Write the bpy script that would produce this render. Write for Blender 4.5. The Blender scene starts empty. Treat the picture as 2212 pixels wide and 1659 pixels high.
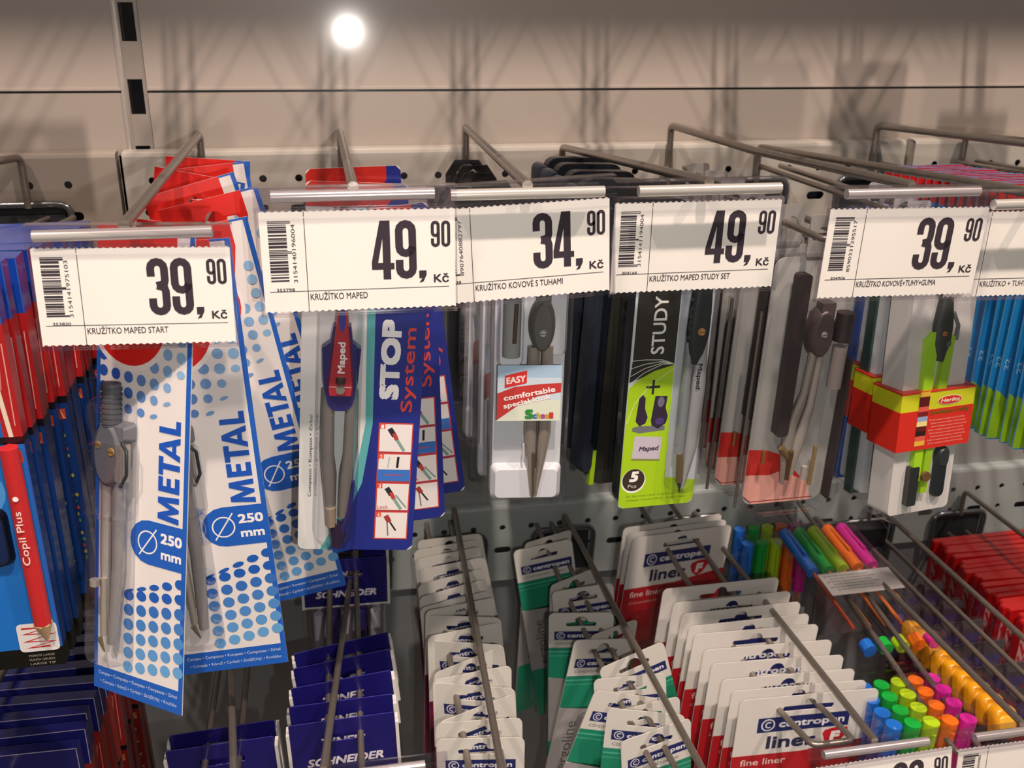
import bpy, math, random
from mathutils import Matrix, Vector
from mathutils.geometry import tessellate_polygon
random.seed(7)
C = bpy.context.scene.collection
SC = bpy.context.scene
PI = math.pi
# Working frame: millimetres, x right along the shelf wall, y = depth from the viewer's plane
# towards the wall (wall sheet at y = 700), z up from eye height.
def W(x, y, z): return Vector((x * .001, (y - 700) * .001, (z + 1450) * .001))

# ------------------------------------------------------------------ camera
yaw, pitch, roll = (math.radians(a) for a in (10.61, 21.22, 0.54))
fw = Vector((math.sin(yaw) * math.cos(pitch), math.cos(yaw) * math.cos(pitch), -math.sin(pitch)))
rt = Vector((math.cos(yaw), -math.sin(yaw), 0)); up = rt.cross(fw)
r2 = rt * math.cos(roll) + up * math.sin(roll); u2 = -rt * math.sin(roll) + up * math.cos(roll)
cam = bpy.data.cameras.new('camera'); camo = bpy.data.objects.new('camera', cam); C.objects.link(camo)
m = Matrix((r2, u2, -fw)).transposed().to_4x4(); m.translation = W(0, 0, 0); camo.matrix_world = m
cam.sensor_width = 36; cam.lens = 36 * 2093 / 2212; cam.clip_start = .02; cam.clip_end = 30
cam.dof.use_dof = True; cam.dof.focus_distance = .47; cam.dof.aperture_fstop = 19
SC.camera = camo
# ------------------------------------------------------------------ world and lights
wd = bpy.data.worlds.new('world'); SC.world = wd; wd.use_nodes = True
wd.node_tree.nodes['Background'].inputs[0].default_value = (.80, .70, .62, 1)
wd.node_tree.nodes['Background'].inputs[1].default_value = .19
def lamp(name, kind, loc, target, energy, col, size=.1, spot=None):
    l = bpy.data.lights.new(name, kind); o = bpy.data.objects.new(name, l); C.objects.link(o)
    o.location = loc; l.energy = energy; l.color = col
    d = (target - loc).normalized(); o.rotation_euler = d.to_track_quat('-Z', 'Y').to_euler()
    if kind == 'AREA': l.size = size
    elif kind == 'SUN': l.angle = size
    else: l.shadow_soft_size = size
    if spot: l.spot_size = spot[0]; l.spot_blend = spot[1]
    return o
T0 = W(150, 600, -150)
lamp('phone_flash', 'POINT', W(34, 0, -31), T0, 3.1, (1, .93, .86), .0025)
# shop lamps: small ceiling spots in front of the shelf
lamp('ceiling_spot', 'SPOT', W(100, -900, 2710), T0, 330, (1, .82, .70), .045, (1.0, .6))
lamp('ceiling_spot', 'SPOT', W(1500, -700, 2370), T0, 190, (1, .78, .66), .045, (1.0, .6))
lamp('ceiling_spot', 'SPOT', W(-1250, -800, 2540), T0, 150, (1, .80, .68), .045, (1.0, .6))
SC.view_settings.view_transform = 'Standard'; SC.view_settings.look = 'None'
SC.view_settings.gamma = 1; SC.view_settings.use_curve_mapping = False
SC.view_settings.exposure = 0.0
SC.cycles.transparent_max_bounces = 32
SC.cycles.max_bounces = 8

# ------------------------------------------------------------------ materials
def hexc(h):
    if not isinstance(h, str): return h
    h = h.lstrip('#'); h = ''.join(c * 2 for c in h) if len(h) == 3 else h; v = [int(h[i:i + 2], 16) / 255 for i in (0, 2, 4)]
    return tuple(((c + .055) / 1.055) ** 2.4 if c > .04045 else c / 12.92 for c in v)
def mat(name, rough=.5, metal=0, coat=0, noise=.06, nscale=60, bump=0, spec=.5, clear=None, glow_r=.04, trans=0):
    m = bpy.data.materials.new(name); m.use_nodes = True; n = m.node_tree.nodes; L = m.node_tree.links
    b = n['Principled BSDF']; out = n['Material Output']
    a = n.new('ShaderNodeAttribute'); a.attribute_name = 'Col'
    tc = n.new('ShaderNodeTexCoord'); nz = n.new('ShaderNodeTexNoise'); nz.inputs['Scale'].default_value = nscale
    nz.inputs['Detail'].default_value = 4
    L.new(tc.outputs['Object'], nz.inputs['Vector'])
    mp = n.new('ShaderNodeMapRange'); mp.inputs[3].default_value = 1 - noise; mp.inputs[4].default_value = 1 + noise
    L.new(nz.outputs['Fac'], mp.inputs[0])
    mx = n.new('ShaderNodeVectorMath'); mx.operation = 'SCALE'
    L.new(a.outputs['Color'], mx.inputs[0]); L.new(mp.outputs[0], mx.inputs['Scale'])
    L.new(mx.outputs[0], b.inputs['Base Color'])
    b.inputs['Roughness'].default_value = rough; b.inputs['Metallic'].default_value = metal
    b.inputs['Specular IOR Level'].default_value = spec
    b.inputs['Coat Weight'].default_value = coat; b.inputs['Coat Roughness'].default_value = .1 if name == 'painted_panel' else .06
    if bump:
        bp = n.new('ShaderNodeBump'); bp.inputs['Strength'].default_value = bump; bp.inputs['Distance'].default_value = .0006
        L.new(nz.outputs['Fac'], bp.inputs['Height']); L.new(bp.outputs[0], b.inputs['Normal'])
    if clear is not None:
        tr = n.new('ShaderNodeBsdfTransparent'); tr.inputs[0].default_value = (*clear, 1)
        gl = n.new('ShaderNodeBsdfGlossy'); gl.inputs['Roughness'].default_value = glow_r
        fr = n.new('ShaderNodeLayerWeight'); fr.inputs['Blend'].default_value = .5
        bp = n.new('ShaderNodeBump'); bp.inputs['Strength'].default_value = .35; bp.inputs['Distance'].default_value = .0008
        L.new(nz.outputs['Fac'], bp.inputs['Height']); L.new(bp.outputs[0], gl.inputs['Normal'])
        pw = n.new('ShaderNodeMath'); pw.operation = 'POWER'; pw.inputs[1].default_value = 4; L.new(fr.outputs['Facing'], pw.inputs[0])
        mb = n.new('ShaderNodeMath'); mb.operation = 'MULTIPLY_ADD'; mb.inputs[1].default_value = .9; mb.inputs[2].default_value = .045; mb.use_clamp = True
        L.new(pw.outputs[0], mb.inputs[0])
        ms = n.new('ShaderNodeMixShader'); L.new(mb.outputs[0], ms.inputs[0]); L.new(tr.outputs[0], ms.inputs[1]); L.new(gl.outputs[0], ms.inputs[2])
        L.new(ms.outputs[0], out.inputs['Surface'])
    return m
M = dict(
    card=mat('printed_card', .38, coat=.12, noise=.03),
    gloss=mat('glossy_card', .25, coat=.4, noise=.03),
    paper=mat('label_paper', .8, noise=.03, spec=.2),
    plastic=mat('moulded_plastic', .32, noise=.05),
    matte=mat('matt_plastic', .55, noise=.08),
    metal=mat('zinc_wire', .34, metal=.7, noise=.15, nscale=220, bump=.25),
    chrome=mat('chrome', .22, metal=.85, noise=.1, nscale=300),
    steel=mat('brushed_steel', .3, metal=.45, noise=.08),
    beam=mat('painted_steel', .38, coat=.25, noise=.09, nscale=25, bump=.12),
    bar=mat('polished_bar', .2, metal=.55, noise=.05),
    wall=mat('painted_panel', .42, coat=.55, noise=.05, nscale=9, bump=.05),
    tray=mat('vacuum_formed_tray', .22, coat=.3, noise=.03),
    clear=mat('clear_plastic', clear=(.975, .975, .985), nscale=45),
    holder=mat('clear_label_holder', clear=(.955, .945, .965), nscale=12, glow_r=.12),
    neon=mat('fluorescent_plastic', .25, noise=.04, coat=.3),
)

# ------------------------------------------------------------------ mesh builder
TXT = {}
def text_geo(s, bold=0, font_sx=1):
    k = (s, bold)
    if k not in TXT:
        cu = bpy.data.curves.new('t', 'FONT'); cu.body = s; cu.size = 1; cu.offset = bold; cu.resolution_u = 3
        o = bpy.data.objects.new('t', cu); C.objects.link(o)
        dg = bpy.context.evaluated_depsgraph_get(); me = o.evaluated_get(dg).to_mesh()
        vs = [(v.co.x, v.co.y) for v in me.vertices]; fs = [tuple(p.vertices) for p in me.polygons]
        o.evaluated_get(dg).to_mesh_clear(); bpy.data.objects.remove(o); bpy.data.curves.remove(cu)
        xs = [v[0] for v in vs] or [0, 1]; ys = [v[1] for v in vs] or [0, 1]
        TXT[k] = (vs, fs, min(xs), max(xs), min(ys), max(ys))
    return TXT[k]
def rrect(x0, z0, x1, z1, r=2, n=4, corners=(1, 1, 1, 1)):
    P = []
    for (cx, cz, a0, on) in ((x1, z0, -PI / 2, corners[0]), (x1, z1, 0, corners[1]), (x0, z1, PI / 2, corners[2]), (x0, z0, PI, corners[3])):
        if not on or r <= 0: P.append((cx, cz)); continue
        ox = cx - r if cx == x1 else cx + r; oz = cz - r if cz == z1 else cz + r
        for i in range(n + 1):
            a = a0 + PI / 2 * i / n; P.append((ox + r * math.cos(a), oz + r * math.sin(a)))
    return P
def ell(cx, cz, rx, rz=None, n=16, a=0):
    rz = rz or rx; ca, sa = math.cos(a), math.sin(a)
    return [(cx + rx * math.cos(t) * ca - rz * math.sin(t) * sa, cz + rx * math.cos(t) * sa + rz * math.sin(t) * ca) for t in (2 * PI * i / n for i in range(n))]
def arc(cx, cz, r, a0, a1, n=6):
    return [(cx + r * math.cos(math.radians(a0 + (a1 - a0) * i / n)), cz + r * math.sin(math.radians(a0 + (a1 - a0) * i / n))) for i in range(n + 1)]
def euro(cz=0, w=15, h=2.6):          # hanging slot with a round crown in the middle
    a = w; b = h
    return [(-a, cz - b), (a, cz - b), (a + 1, cz), (a, cz + b * .6), (5, cz + b * .7)] + arc(0, cz + b * .5, 5, 20, 160, 5) + [(-5, cz + b * .7), (-a, cz + b * .6), (-a - 1, cz)]
class B:
    def __init__(s): s.v = []; s.f = []; s.c = []; s.s = []
    def add(s, vs, fs, col, smooth=False):
        o = len(s.v); s.v += [tuple(v) for v in vs]; c = hexc(col)
        for f in fs: s.f.append(tuple(i + o for i in f)); s.c.append(c); s.s.append(smooth)
        return s
    def box(s, x0, x1, y0, y1, z0, z1, col):
        vs = [(x, y, z) for x in (x0, x1) for y in (y0, y1) for z in (z0, z1)]
        return s.add(vs, [(0, 1, 3, 2), (4, 6, 7, 5), (0, 4, 5, 1), (2, 3, 7, 6), (0, 2, 6, 4), (1, 5, 7, 3)], col)
    def poly(s, pts, y, col, holes=()):
        loops = [[Vector((p[0], p[1], 0)) for p in L] for L in [pts, *holes]]
        flat = [p for L in loops for p in L]
        tris = tessellate_polygon(loops)
        fs = []
        for t in tris:
            a, b, c = (flat[i] for i in t)
            if (b - a).cross(c - a).z < 0: t = (t[0], t[2], t[1])
            fs.append(t)
        return s.add([(p.x, y, p.y) for p in flat], fs, col)
    def plate(s, pts, y0, y1, col, holes=(), edge=None):
        s.poly(pts, y0, col, holes)
        n0 = len(s.f); s.poly(pts, y1, edge or col, holes)
        for i in range(n0, len(s.f)): s.f[i] = tuple(reversed(s.f[i]))
        for L in [pts, *holes]:
            n = len(L); vs = [(p[0], y0, p[1]) for p in L] + [(p[0], y1, p[1]) for p in L]
            s.add(vs, [(i, i + n, (i + 1) % n + n, (i + 1) % n) for i in range(n)], edge or col)
        return s
    def loft(s, rings, col, cap0=True, cap1=True, smooth=True):
        n = len(rings[0]); vs = [p for r in rings for p in r]; fs = []
        for k in range(len(rings) - 1):
            for i in range(n): j = (i + 1) % n; fs.append((k * n + i, k * n + j, (k + 1) * n + j, (k + 1) * n + i))
        s.add(vs, fs, col, smooth)
        if cap0: s.add(rings[0], [tuple(reversed(range(n)))], col)
        if cap1: s.add(rings[-1], [tuple(range(n))], col)
        return s
    def bulge(s, pts, y0, y1, inset, col, smooth=False, steps=1):
        cx = sum(p[0] for p in pts) / len(pts); cz = sum(p[1] for p in pts) / len(pts)
        wx = max(p[0] for p in pts) - min(p[0] for p in pts); wz = max(p[1] for p in pts) - min(p[1] for p in pts)
        rings = []
        for k in range(steps + 1):
            t = k / steps; q = (1 - math.cos(t * PI / 2)) if steps > 1 else t; yy = y0 + (y1 - y0) * (math.sin(t * PI / 2) if steps > 1 else t)
            sx = 1 - 2 * inset * q / wx; sz = 1 - 2 * inset * q / wz
            rings.append([(cx + (p[0] - cx) * sx, yy, cz + (p[1] - cz) * sz) for p in pts])
        return s.loft(rings, col, smooth=smooth)
    def tube(s, path, r, col, n=8, caps=True, r1=None):
        P = [Vector(p) for p in path]; rings = []; prev = None
        for i, p in enumerate(P):
            d = (P[min(i + 1, len(P) - 1)] - P[max(i - 1, 0)]).normalized()
            if prev is None:
                a = d.orthogonal().normalized()
            else: a = (prev - d * prev.dot(d)).normalized()
            prev = a; b = d.cross(a); rr = r if r1 is None else r + (r1 - r) * i / (len(P) - 1)
            rings.append([tuple(p + (a * math.cos(t) + b * math.sin(t)) * rr) for t in (2 * PI * k / n for k in range(n))])
        return s.loft(rings, col, caps, caps)
    def stroke(s, path, w, y, col):
        P = [Vector(p) for p in path]; L = []; R = []
        for i, p in enumerate(P):
            d0 = (P[i] - P[i - 1]).normalized() if i else (P[1] - P[0]).normalized()
            d1 = (P[i + 1] - P[i]).normalized() if i < len(P) - 1 else d0
            t = (d0 + d1).normalized(); nrm = Vector((-t.y, t.x)); k = w / 2 / max(.35, nrm.dot(Vector((-d0.y, d0.x))))
            L.append(p + nrm * k); R.append(p - nrm * k)
        n = len(P); vs = [(q.x, y, q.y) for q in L] + [(q.x, y, q.y) for q in R]
        return s.add(vs, [(i, i + n, i + n + 1, i + 1) for i in range(n - 1)], col)
    def rect(s, x0, z0, x1, z1, y, col): return s.add([(x0, y, z0), (x1, y, z0), (x1, y, z1), (x0, y, z1)], [(0, 1, 2, 3)], col)
    def text(s, t, x, z, h, y, col, rot=0, bold=0, width=None, shear=0, align=0):
        # cap height ~h; x,z = lower-left of the word before it is turned about that point
        vs, fs, a, b, c, d = text_geo(t, 0); k = h / .72
        sx = width / (b - a) if width else k; ca, sa = math.cos(math.radians(rot)), math.sin(math.radians(rot))
        off = -(b - a) * sx * align
        dd = bold * k * 1.1
        for n_, (du, dv) in enumerate(((0, 0),) if not bold else ((-dd, -dd), (dd, -dd), (-dd, dd), (dd, dd), (0, 0))):
            q = []
            for (u, v) in vs:
                uu = (u - a) * sx + off + v * k * shear + du; vv = v * k + dv
                q.append((x + uu * ca - vv * sa, y - .008 * n_, z + uu * sa + vv * ca))
            s.add(q, fs, col)
        return s
    def move(s, Mx):
        s.v = [tuple(Mx @ Vector(v)) for v in s.v]; return s
    def build(s, name, mt, parent=None, loc=None):
        me = bpy.data.meshes.new(name); me.from_pydata([(x * .001, y * .001, z * .001) for x, y, z in s.v], [], s.f)
        at = me.color_attributes.new('Col', 'FLOAT_COLOR', 'CORNER')
        buf = []
        for f, c in zip(s.f, s.c): buf += [c[0], c[1], c[2], 1.0] * len(f)
        at.data.foreach_set('color', buf)
        me.polygons.foreach_set('use_smooth', s.s); me.materials.append(M[mt]); me.update()
        o = bpy.data.objects.new(name, me); C.objects.link(o)
        if parent: o.parent = parent
        if loc: o.location = W(*loc)
        return o
def pose(o, x, y, z, yaw=0, pit=0, rol=0):
    r = math.radians
    o.matrix_world = Matrix.Translation(W(x, y, z)) @ Matrix.Rotation(r(yaw), 4, 'Z') @ Matrix.Rotation(r(pit), 4, 'X') @ Matrix.Rotation(r(rol), 4, 'Y')
    return o
def tag(o, label, cat, group=None):
    o['label'] = label; o['category'] = cat
    if group: o['group'] = group
    return o
def root(name): o = bpy.data.objects.new(name, None); o.empty_display_size = .01; C.objects.link(o); return o
def struct(name, b, mt, parent=None):
    o = b.build(name, mt, parent)
    if not parent: o['kind'] = 'structure'; o.location = W(0, 0, 0)
    return o
def copy_tree(o, parent=None):
    c = o.copy(); C.objects.link(c); c.parent = parent
    for ch in list(o.children): copy_tree(ch, c)
    return c
def fresh(o):
    c = copy_tree(o)
    if 'used' in c.keys(): del c['used']
    return c
ORD = ['frontmost', 'second', 'third', 'fourth', 'fifth', 'sixth', 'seventh', 'eighth', 'ninth', 'tenth', 'eleventh', 'twelfth', 'thirteenth', 'fourteenth', 'fifteenth', 'sixteenth', 'seventeenth', 'eighteenth', 'nineteenth', 'twentieth'] + ['twenty-' + q for q in ('first', 'second', 'third', 'fourth', 'fifth', 'sixth', 'seventh')]
def stack(proto, poses, label, cat, group, protos=None):
    out = []
    for i, p in enumerate(poses):
        src = protos[i] if protos else proto
        o = src if (i == 0 or protos) and 'used' not in src.keys() else copy_tree(src)
        if 'used' not in src.keys(): src['used'] = 1
        pose(o, *p); tag(o, label.format(o=ORD[i]) if isinstance(label, str) else label[i], cat, group); out.append(o)
    return out
def rows(a, b, n, jit=0, ang=0, seed=1):
    rnd = random.Random(seed); R = []
    for i in range(n):
        t = i / max(1, n - 1); p = [a[k] + (b[k] - a[k]) * t for k in range(len(a))]
        while len(p) < 6: p.append(0)
        p[3] += rnd.uniform(-ang, ang); p[5] += rnd.uniform(-jit, jit); R.append(tuple(p))
    return R

# ------------------------------------------------------------------ setting: shelf back wall
WALLC, WALLD, STEEL = '#b3a79e', '#a89d94', '#aaa59d'
def panel(name, z0, z1, x0, x1, col, y=700):
    b = B(); b.box(x0, x1, y, y + 14, z0, z1, col)
    b.box(x0, x1, y - .8, y, z0, z0 + 1.5, col)
    return struct(name, b, 'wall')
panel('wall_back', -53, 420, -116, 900, WALLC)
panel('trim_1', -53, 420, -700, -131, WALLC)
panel('trim_2', -600, -54.6, -116, 900, WALLD)
panel('trim_3', -600, -54.6, -700, -131, WALLD)
b = B(); b.box(-700, 900, 708, 716, -1450, 420, '#4d4f50'); struct('wall_rear', b, 'beam')
LOWG = '#6d7276'
b = B(); b.box(-700, 900, 697, 700, -378, -162, '#8b8f8e'); struct('trim_4', b, 'wall')
b = B(); b.box(-700, 900, 693, 699, -1450, -449, LOWG); struct('trim_5', b, 'wall')
# slotted upright between the panels
b = B(); sl = [(z, z + 23.5) for z in (-139.6, -92.2, -44.6, 4.0, 52.0, 100.0, 148, 196)]
pts = [(-130.5, -600), (-116.5, -600), (-116.5, 420), (-130.5, 420)]
holes = []
for z0, z1 in ((-91.5 - 22, -91.5 + 2.5), (-69.5 + 1, -45.5 - .5), (-21.5 - 1, 1.2), (26, 49), (74, 97), (122, 145), (170, 193), (218, 241)):
    holes.append([(-128.3, z0), (-118.8, z0), (-118.8, z1), (-128.3, z1)])
b.plate(pts, 701.5, 704, '#b7aca2', holes)
b.box(-132.2, -130.6, 698.6, 703, -600, 420, '#c9c2ba')
for h in holes: b.box(-129.5, -117.6, 706, 707, h[0][1] - 1, h[2][1] + 1, '#0b0b0c')
struct('trim_6', b, 'steel')
# perforated beams (front sheet with round and oblong holes, rolled top edge)
def beam(name, x0, x1, zt, zb, hz, x_off, col):
    b = B(); holes = []
    k = math.ceil((x0 + 8 - x_off) / 24.05)
    while x_off + k * 24.05 < x1 - 8:
        cx = x_off + k * 24.05
        holes.append(ell(cx, hz, 2.6, n=10)); 
        if k % 2: holes.append(rrect(cx - 7, hz - 24, cx + 7, hz - 18, 2.5, 2))
        else: holes.append(ell(cx, hz - 20, 2.4, n=8))
        k += 1
    b.plate(rrect(x0, zb, x1, zt - 3, 3, 2, (1, 0, 0, 1)), 688, 689.2, col, holes)
    ring = lambda x: [(x, 688, zt - 3), (x, 688.8, zt - 1), (x, 691, zt), (x, 699, zt + .6), (x, 699, zt - 1.2), (x, 691, zt - 1.6), (x, 689.2, zt - 3)]
    b.loft([ring(x0), ring(x1)], col, smooth=False)
    b.box(x0, x1, 689, 699, zb, zb + 1.2, col); b.box(x0, x0 + 1, 689, 698, zb, zt - 1, col); b.box(x1 - 1, x1, 689, 698, zb, zt - 1, col)
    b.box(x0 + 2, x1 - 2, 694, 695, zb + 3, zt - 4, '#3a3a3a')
    return struct(name, b, 'beam')
beam('baseboard_1', -600, -139.5, -91.5, -161, -112, -3, '#958c82')
beam('baseboard_2', -135.5, 433, -91.5, -161, -110.5, 2.4, STEEL)
beam('baseboard_3', 441, 880, -91.5, -161, -110, 2.4, STEEL)
beam('baseboard_4', -600, 880, -378, -448, -398, 1.9, '#9ba3a2')
b = B(); b.box(-139.4, -135.6, 700, 706, -170, -95, '#191513'); struct('gap_shade', b, 'matte')  # near-black strip painted in for the shade in the gap between beam ends
# shelf over the frame and the floor
b = B(); b.box(-700, 900, 395, 699, 520, 524, '#9c938b'); b.box(-700, 900, 393, 396, 499, 527, '#9c938b'); struct('ceiling_shelf', b, 'beam')
b = B(); b.box(-1500, 1800, -1600, 760, -1460, -1450, '#7d766e'); struct('floor', b, 'matte')

# ------------------------------------------------------------------ hooks
WIRE = '#8d857d'
def bend(path, r=5, n=4):
    P = [Vector(p) for p in path]; out = [tuple(P[0])]
    for i in range(1, len(P) - 1):
        a, b_, c = P[i - 1], P[i], P[i + 1]; d0 = (a - b_); d1 = (c - b_)
        rr = min(r, d0.length * .45, d1.length * .45); p0 = b_ + d0.normalized() * rr; p1 = b_ + d1.normalized() * rr
        for k in range(n + 1):
            t = k / n; out.append(tuple(p0 * (1 - t) ** 2 + b_ * 2 * t * (1 - t) + p1 * t * t))
    out.append(tuple(P[-1])); return out
def hook(x, za, xf, yf, zf, xp0, xp1, zp0, zp1, yp, label, loopz, via=None, group='wire display hooks', bar=68, bz=-3, half=8, bx=0, pv=(), thin=0):
    r = root('display_hook'); r.location = W(x, 690, loopz); o = (x, 690, loopz)
    L = lambda p: (p[0] - o[0], p[1] - o[1], p[2] - o[2])
    b = B(); b.tube([L(p) for p in bend([(x - 24, 685.4, loopz - 42), (x - 26, 685.4, loopz), (x + 26, 685.4, loopz), (x + 24, 685.4, loopz - 42)], 9)], 2.4, '#7a7d80'); b.build('back_loop', 'chrome', r)
    b = B(); b.box(-22, 22, -3.2, -2.4, -40, -2.5, '#22262a'); b.build('back_plate', 'matte', r)
    mid = [via] if via else []
    b = B(); b.tube([L(p) for p in bend([(x, 684.5, loopz - 2), (x, 684.5, za), *mid, (xf, yf, zf)], 5)], 2.4 - thin, WIRE, n=10); b.build('label_arm', 'metal', r)
    if bar:
        b = B(); b.tube([L((xf + bx - bar / 2, yf - 2.2, zf + bz)), L((xf + bx + bar / 2, yf - 2.2, zf + bz))], 2.5, '#e6e2dc', n=10); b.build('label_bar', 'bar', r)
    if yp:
        h = half
        b = B(); b.tube([L(p) for p in bend([(xp0 - h, 684, zp0), *[(q[0] - h, q[1], q[2]) for q in pv], (xp1 - h, yp, zp1), (xp1 + h, yp, zp1), *[(q[0] + h, q[1], q[2]) for q in reversed(pv)], (xp0 + h, 684, zp0)], 5)], 1.9, WIRE); b.build('prong', 'metal', r)
    tag(r, label, 'hook', group); return r
UP = [(-84, -80, -82.5, 405.6, -82.4, 'first'), (8, -80, 9, 416, -71, 'second'), (94, -78, 84, 416, -72, 'third'), (163, -92, 169, 420, -73, 'fourth'),
      (243, -78, 268, 416, -76, 'fifth'), (312, -94, 342, 412, -82, 'sixth'), (405, -80, 515, 416, -80, 'seventh'), (480, -88, 600, 416, -80, 'eighth')]
for i, (x, za, xf, yf, zf, w) in enumerate(UP):
    c = [-76, 14, 94, 168, 247, 322, 404, 484][i]
    hook(x, za, xf, yf, zf, c, c + (60 if i > 5 else 0), -108, -106, 440, '%s wire hook from the left on the upper perforated beam' % w if i else 'wire hook of the leftmost price tag, arm rising to the right',
         -118, via=(x + (xf - x) * .35, 560, za - 1) if i == 4 else None)
hook(-197, -93, -265, 470, -84, -178, -178, -133, -110, 405, 'wire hook at the left frame edge above the blue pencil packs', -124)
LOW = [(-200, -372, -205, 380, -352, -196, -196, -385, -382, 400, 'lower wire hook under the leftmost pencil packs'),
       (-95, -376, -62, 380, -345, -80, -78, -392, -392, 420, 'lower wire hook beside the hanging dark boxes at bottom left'),
       (4, -392, -20, 380, -345, -6, -11, -371, -378, 408, 'lower wire hook holding the navy packs'),
       (82, -374, 65, 345, -350, 69, 66, -386, -394, 408, 'lower wire hook running over the narrow white cards'),
       (173, -388, 174, 345, -370, 156, 168, -395, -403, 408, 'lower wire hook running over the white and green marker cards'),
       (286, -396, 275, 380, -372, 243, 270, -373, -399, 410, 'lower wire hook running over the wide white and red liner cards'),
       (398, -411, 366, 380, -374, 372, 352, -395, -408, 398, 'lower wire hook running over the fluorescent pen packs'),
       (450, -400, 440, 400, -392, 446, 444, -428, -428, 440, 'lower wire hook over the dark clear packs at right'),
       (540, -398, 540, 430, -400, 540, 540, -440, -440, 460, 'lower wire hook above the red packs at the right edge')]
for t in LOW:
    hook(t[0], t[1], *t[2:5], *t[5:10], t[10], thin=.35, half={82: 9.5, 173: 6, 286: 13, 398: 8}.get(t[0], 9), pv={286: ((247, 560, -381), (264, 452, -401)), 173: ((160, 600, -406), (166, 545, -414), (167, 480, -409))}.get(t[0], ()), loopz=-402 if t[0] < 350 else -420, bz=-3, bar=0 if t[0] in (-200, -95, 82, 173, 450, 540) else 62, bx=18 if t[0] == 4 else 0)
# row of hooks and packs overhead, throwing the slanting shadows on the wall
for i, x in enumerate((-86, 10, 96, 185, 278, 372, 470)):
    hook(x, 112, x, 416, 114, x, x, 84, 86, 440, '%s wire hook from the left in the row above the price tags' % ORD[i].replace('frontmost', 'first'), 78, group='overhead hooks')

# ------------------------------------------------------------------ price tags
INK = '#3b333c'
def digit(b, d, x, z, w, h, y, t):
    r = w * .5 - t / 2; a = x + t / 2; c = x + w - t / 2; bt = z + t / 2; tp = z + h - t / 2; cx = x + w / 2
    top = arc(cx, tp - r, r, 180, 0, 6); bot = arc(cx, bt + r, r, 0, -180, 6)
    if d == '0':
        P = top + bot; b.stroke(P + [P[0], P[1]], t, y, INK)
    if d == '9':
        mid = z + h * .44
        b.stroke([(a, z + h * .33), (a, z + h * .3)] + list(reversed(bot)) + list(reversed(top)) + arc(cx, mid + r, r, 180, 360, 6), t, y, INK)
    if d == '3':
        m_ = z + h * .52
        b.stroke([(a, z + h * .68), (a, z + h * .72)] + top + [(c, m_ + h * .10), (c - t * .15, m_ + h * .03), (x + w * .42, m_)], t, y, INK)
        b.stroke([(x + w * .42, m_), (c - t * .15, m_ - h * .03), (c, m_ - h * .10)] + bot + [(a, z + h * .30)], t, y - .03, INK)
    if d == '4':
        q = .02 * h
        b.poly([(x - .05 * w, z + h * .17), (x + w * .85 - t, z + h * .17), (x + w * .85 - t, z), (x + w * .85, z), (x + w * .85, z + h * .17), (x + w * 1.02, z + h * .17), (x + w * 1.02, z + h * .28), (x + w * .85, z + h * .28), (x + w * .85, z + h), (x + w * .38, z + h), (x - .05 * w, z + h * .30)], y, INK,
               [[(x + w * .25, z + h * .285), (x + w * .85 - t, z + h * .285), (x + w * .85 - t, z + h * .70)]])
    if d == '2':
        b.stroke([(a, z + h * .68), (a, z + h * .72)] + top + [(c, z + h * .62), (a + t * .1, z + h * .22), (a + t * .1, z + t)], t, y, INK); b.rect(x, z, x + w, z + t * .95, y, INK)
def tag_paper(par, nums, name, code, art, PW=82, PH=43, rnd=1):
    rn = random.Random(rnd); n = 58
    top = [(PW / 2 - PW * i / n, -.0 + (.35 if i % 2 else -.35)) for i in range(n + 1)]
    bot = [(-PW / 2 + PW * i / n, -PH + (.35 if i % 2 else -.35)) for i in range(n + 1)]
    b = B(); b.plate(top + bot, 0, .4, '#ece9e2')
    pp = b.build('paper_label', 'paper', par)
    y = -.12; X = lambda u: -PW / 2 + u * PW; Z = lambda v: -v * PH
    b = B(); zz = Z(.09); u0 = X(.04)
    while zz > Z(.70):
        h = rn.choice((.35, .35, .7, 1.05)); g = rn.choice((.3, .3, .45, .7)); lg = zz > Z(.12) or zz < Z(.675) or abs(zz - Z(.4)) < .6
        b.rect(u0, zz - h, u0 + (9.4 if lg else 7.6), zz, y, INK); zz -= h + g
    b.text(art, X(.065), Z(.79), 1.4, y, INK, bold=.01, width=7.5)
    b.text(code, X(.175), Z(.705), 1.7, y, INK, rot=90, width=25)
    b.build('barcode', 'paper', par, None)
    b = B(); b.rect(X(.222), Z(1), X(.2255), Z(.065), y, INK); b.rect(X(.222), Z(.05), X(.2255), Z(0.0), y, INK); b.rect(X(.03), Z(.795), X(.965), Z(.789), y, INK); b.build('ruled_line', 'paper', par)
    b = B(); dh = 25.5; dw = 9.0
    digit(b, nums[0], X(.565), Z(.70), dw, dh, y, 3.3); digit(b, nums[1], X(.565) + dw + .8, Z(.70), dw, dh, y, 3.3)
    cx = X(.565) + 2 * dw + 1.6
    b.poly([(cx + .2, Z(.62)), (cx + 3.4, Z(.62)), (cx + 3.4, Z(.665)), (cx + 2.0, Z(.735)), (cx + .2, Z(.745)), (cx + 1.5, Z(.70)), (cx + .2, Z(.70))], y, INK)
    digit(b, nums[2], X(.872), Z(.385), 3.9, 11.4, y, 1.35); digit(b, nums[3], X(.872) + 4.5, Z(.385), 3.9, 11.4, y, 1.35)
    b.build('price_digits', 'paper', par)
    b = B(); b.text('Kč', X(.885), Z(.745), 3.6, y, INK, bold=.02, width=6.4); b.build('currency_mark', 'paper', par); b = B()
    b.text(name, X(.235), Z(.885), 2.9, y, INK, bold=.004, width=name.count('') * 1.62); b.build('lettering', 'paper', par)
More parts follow.
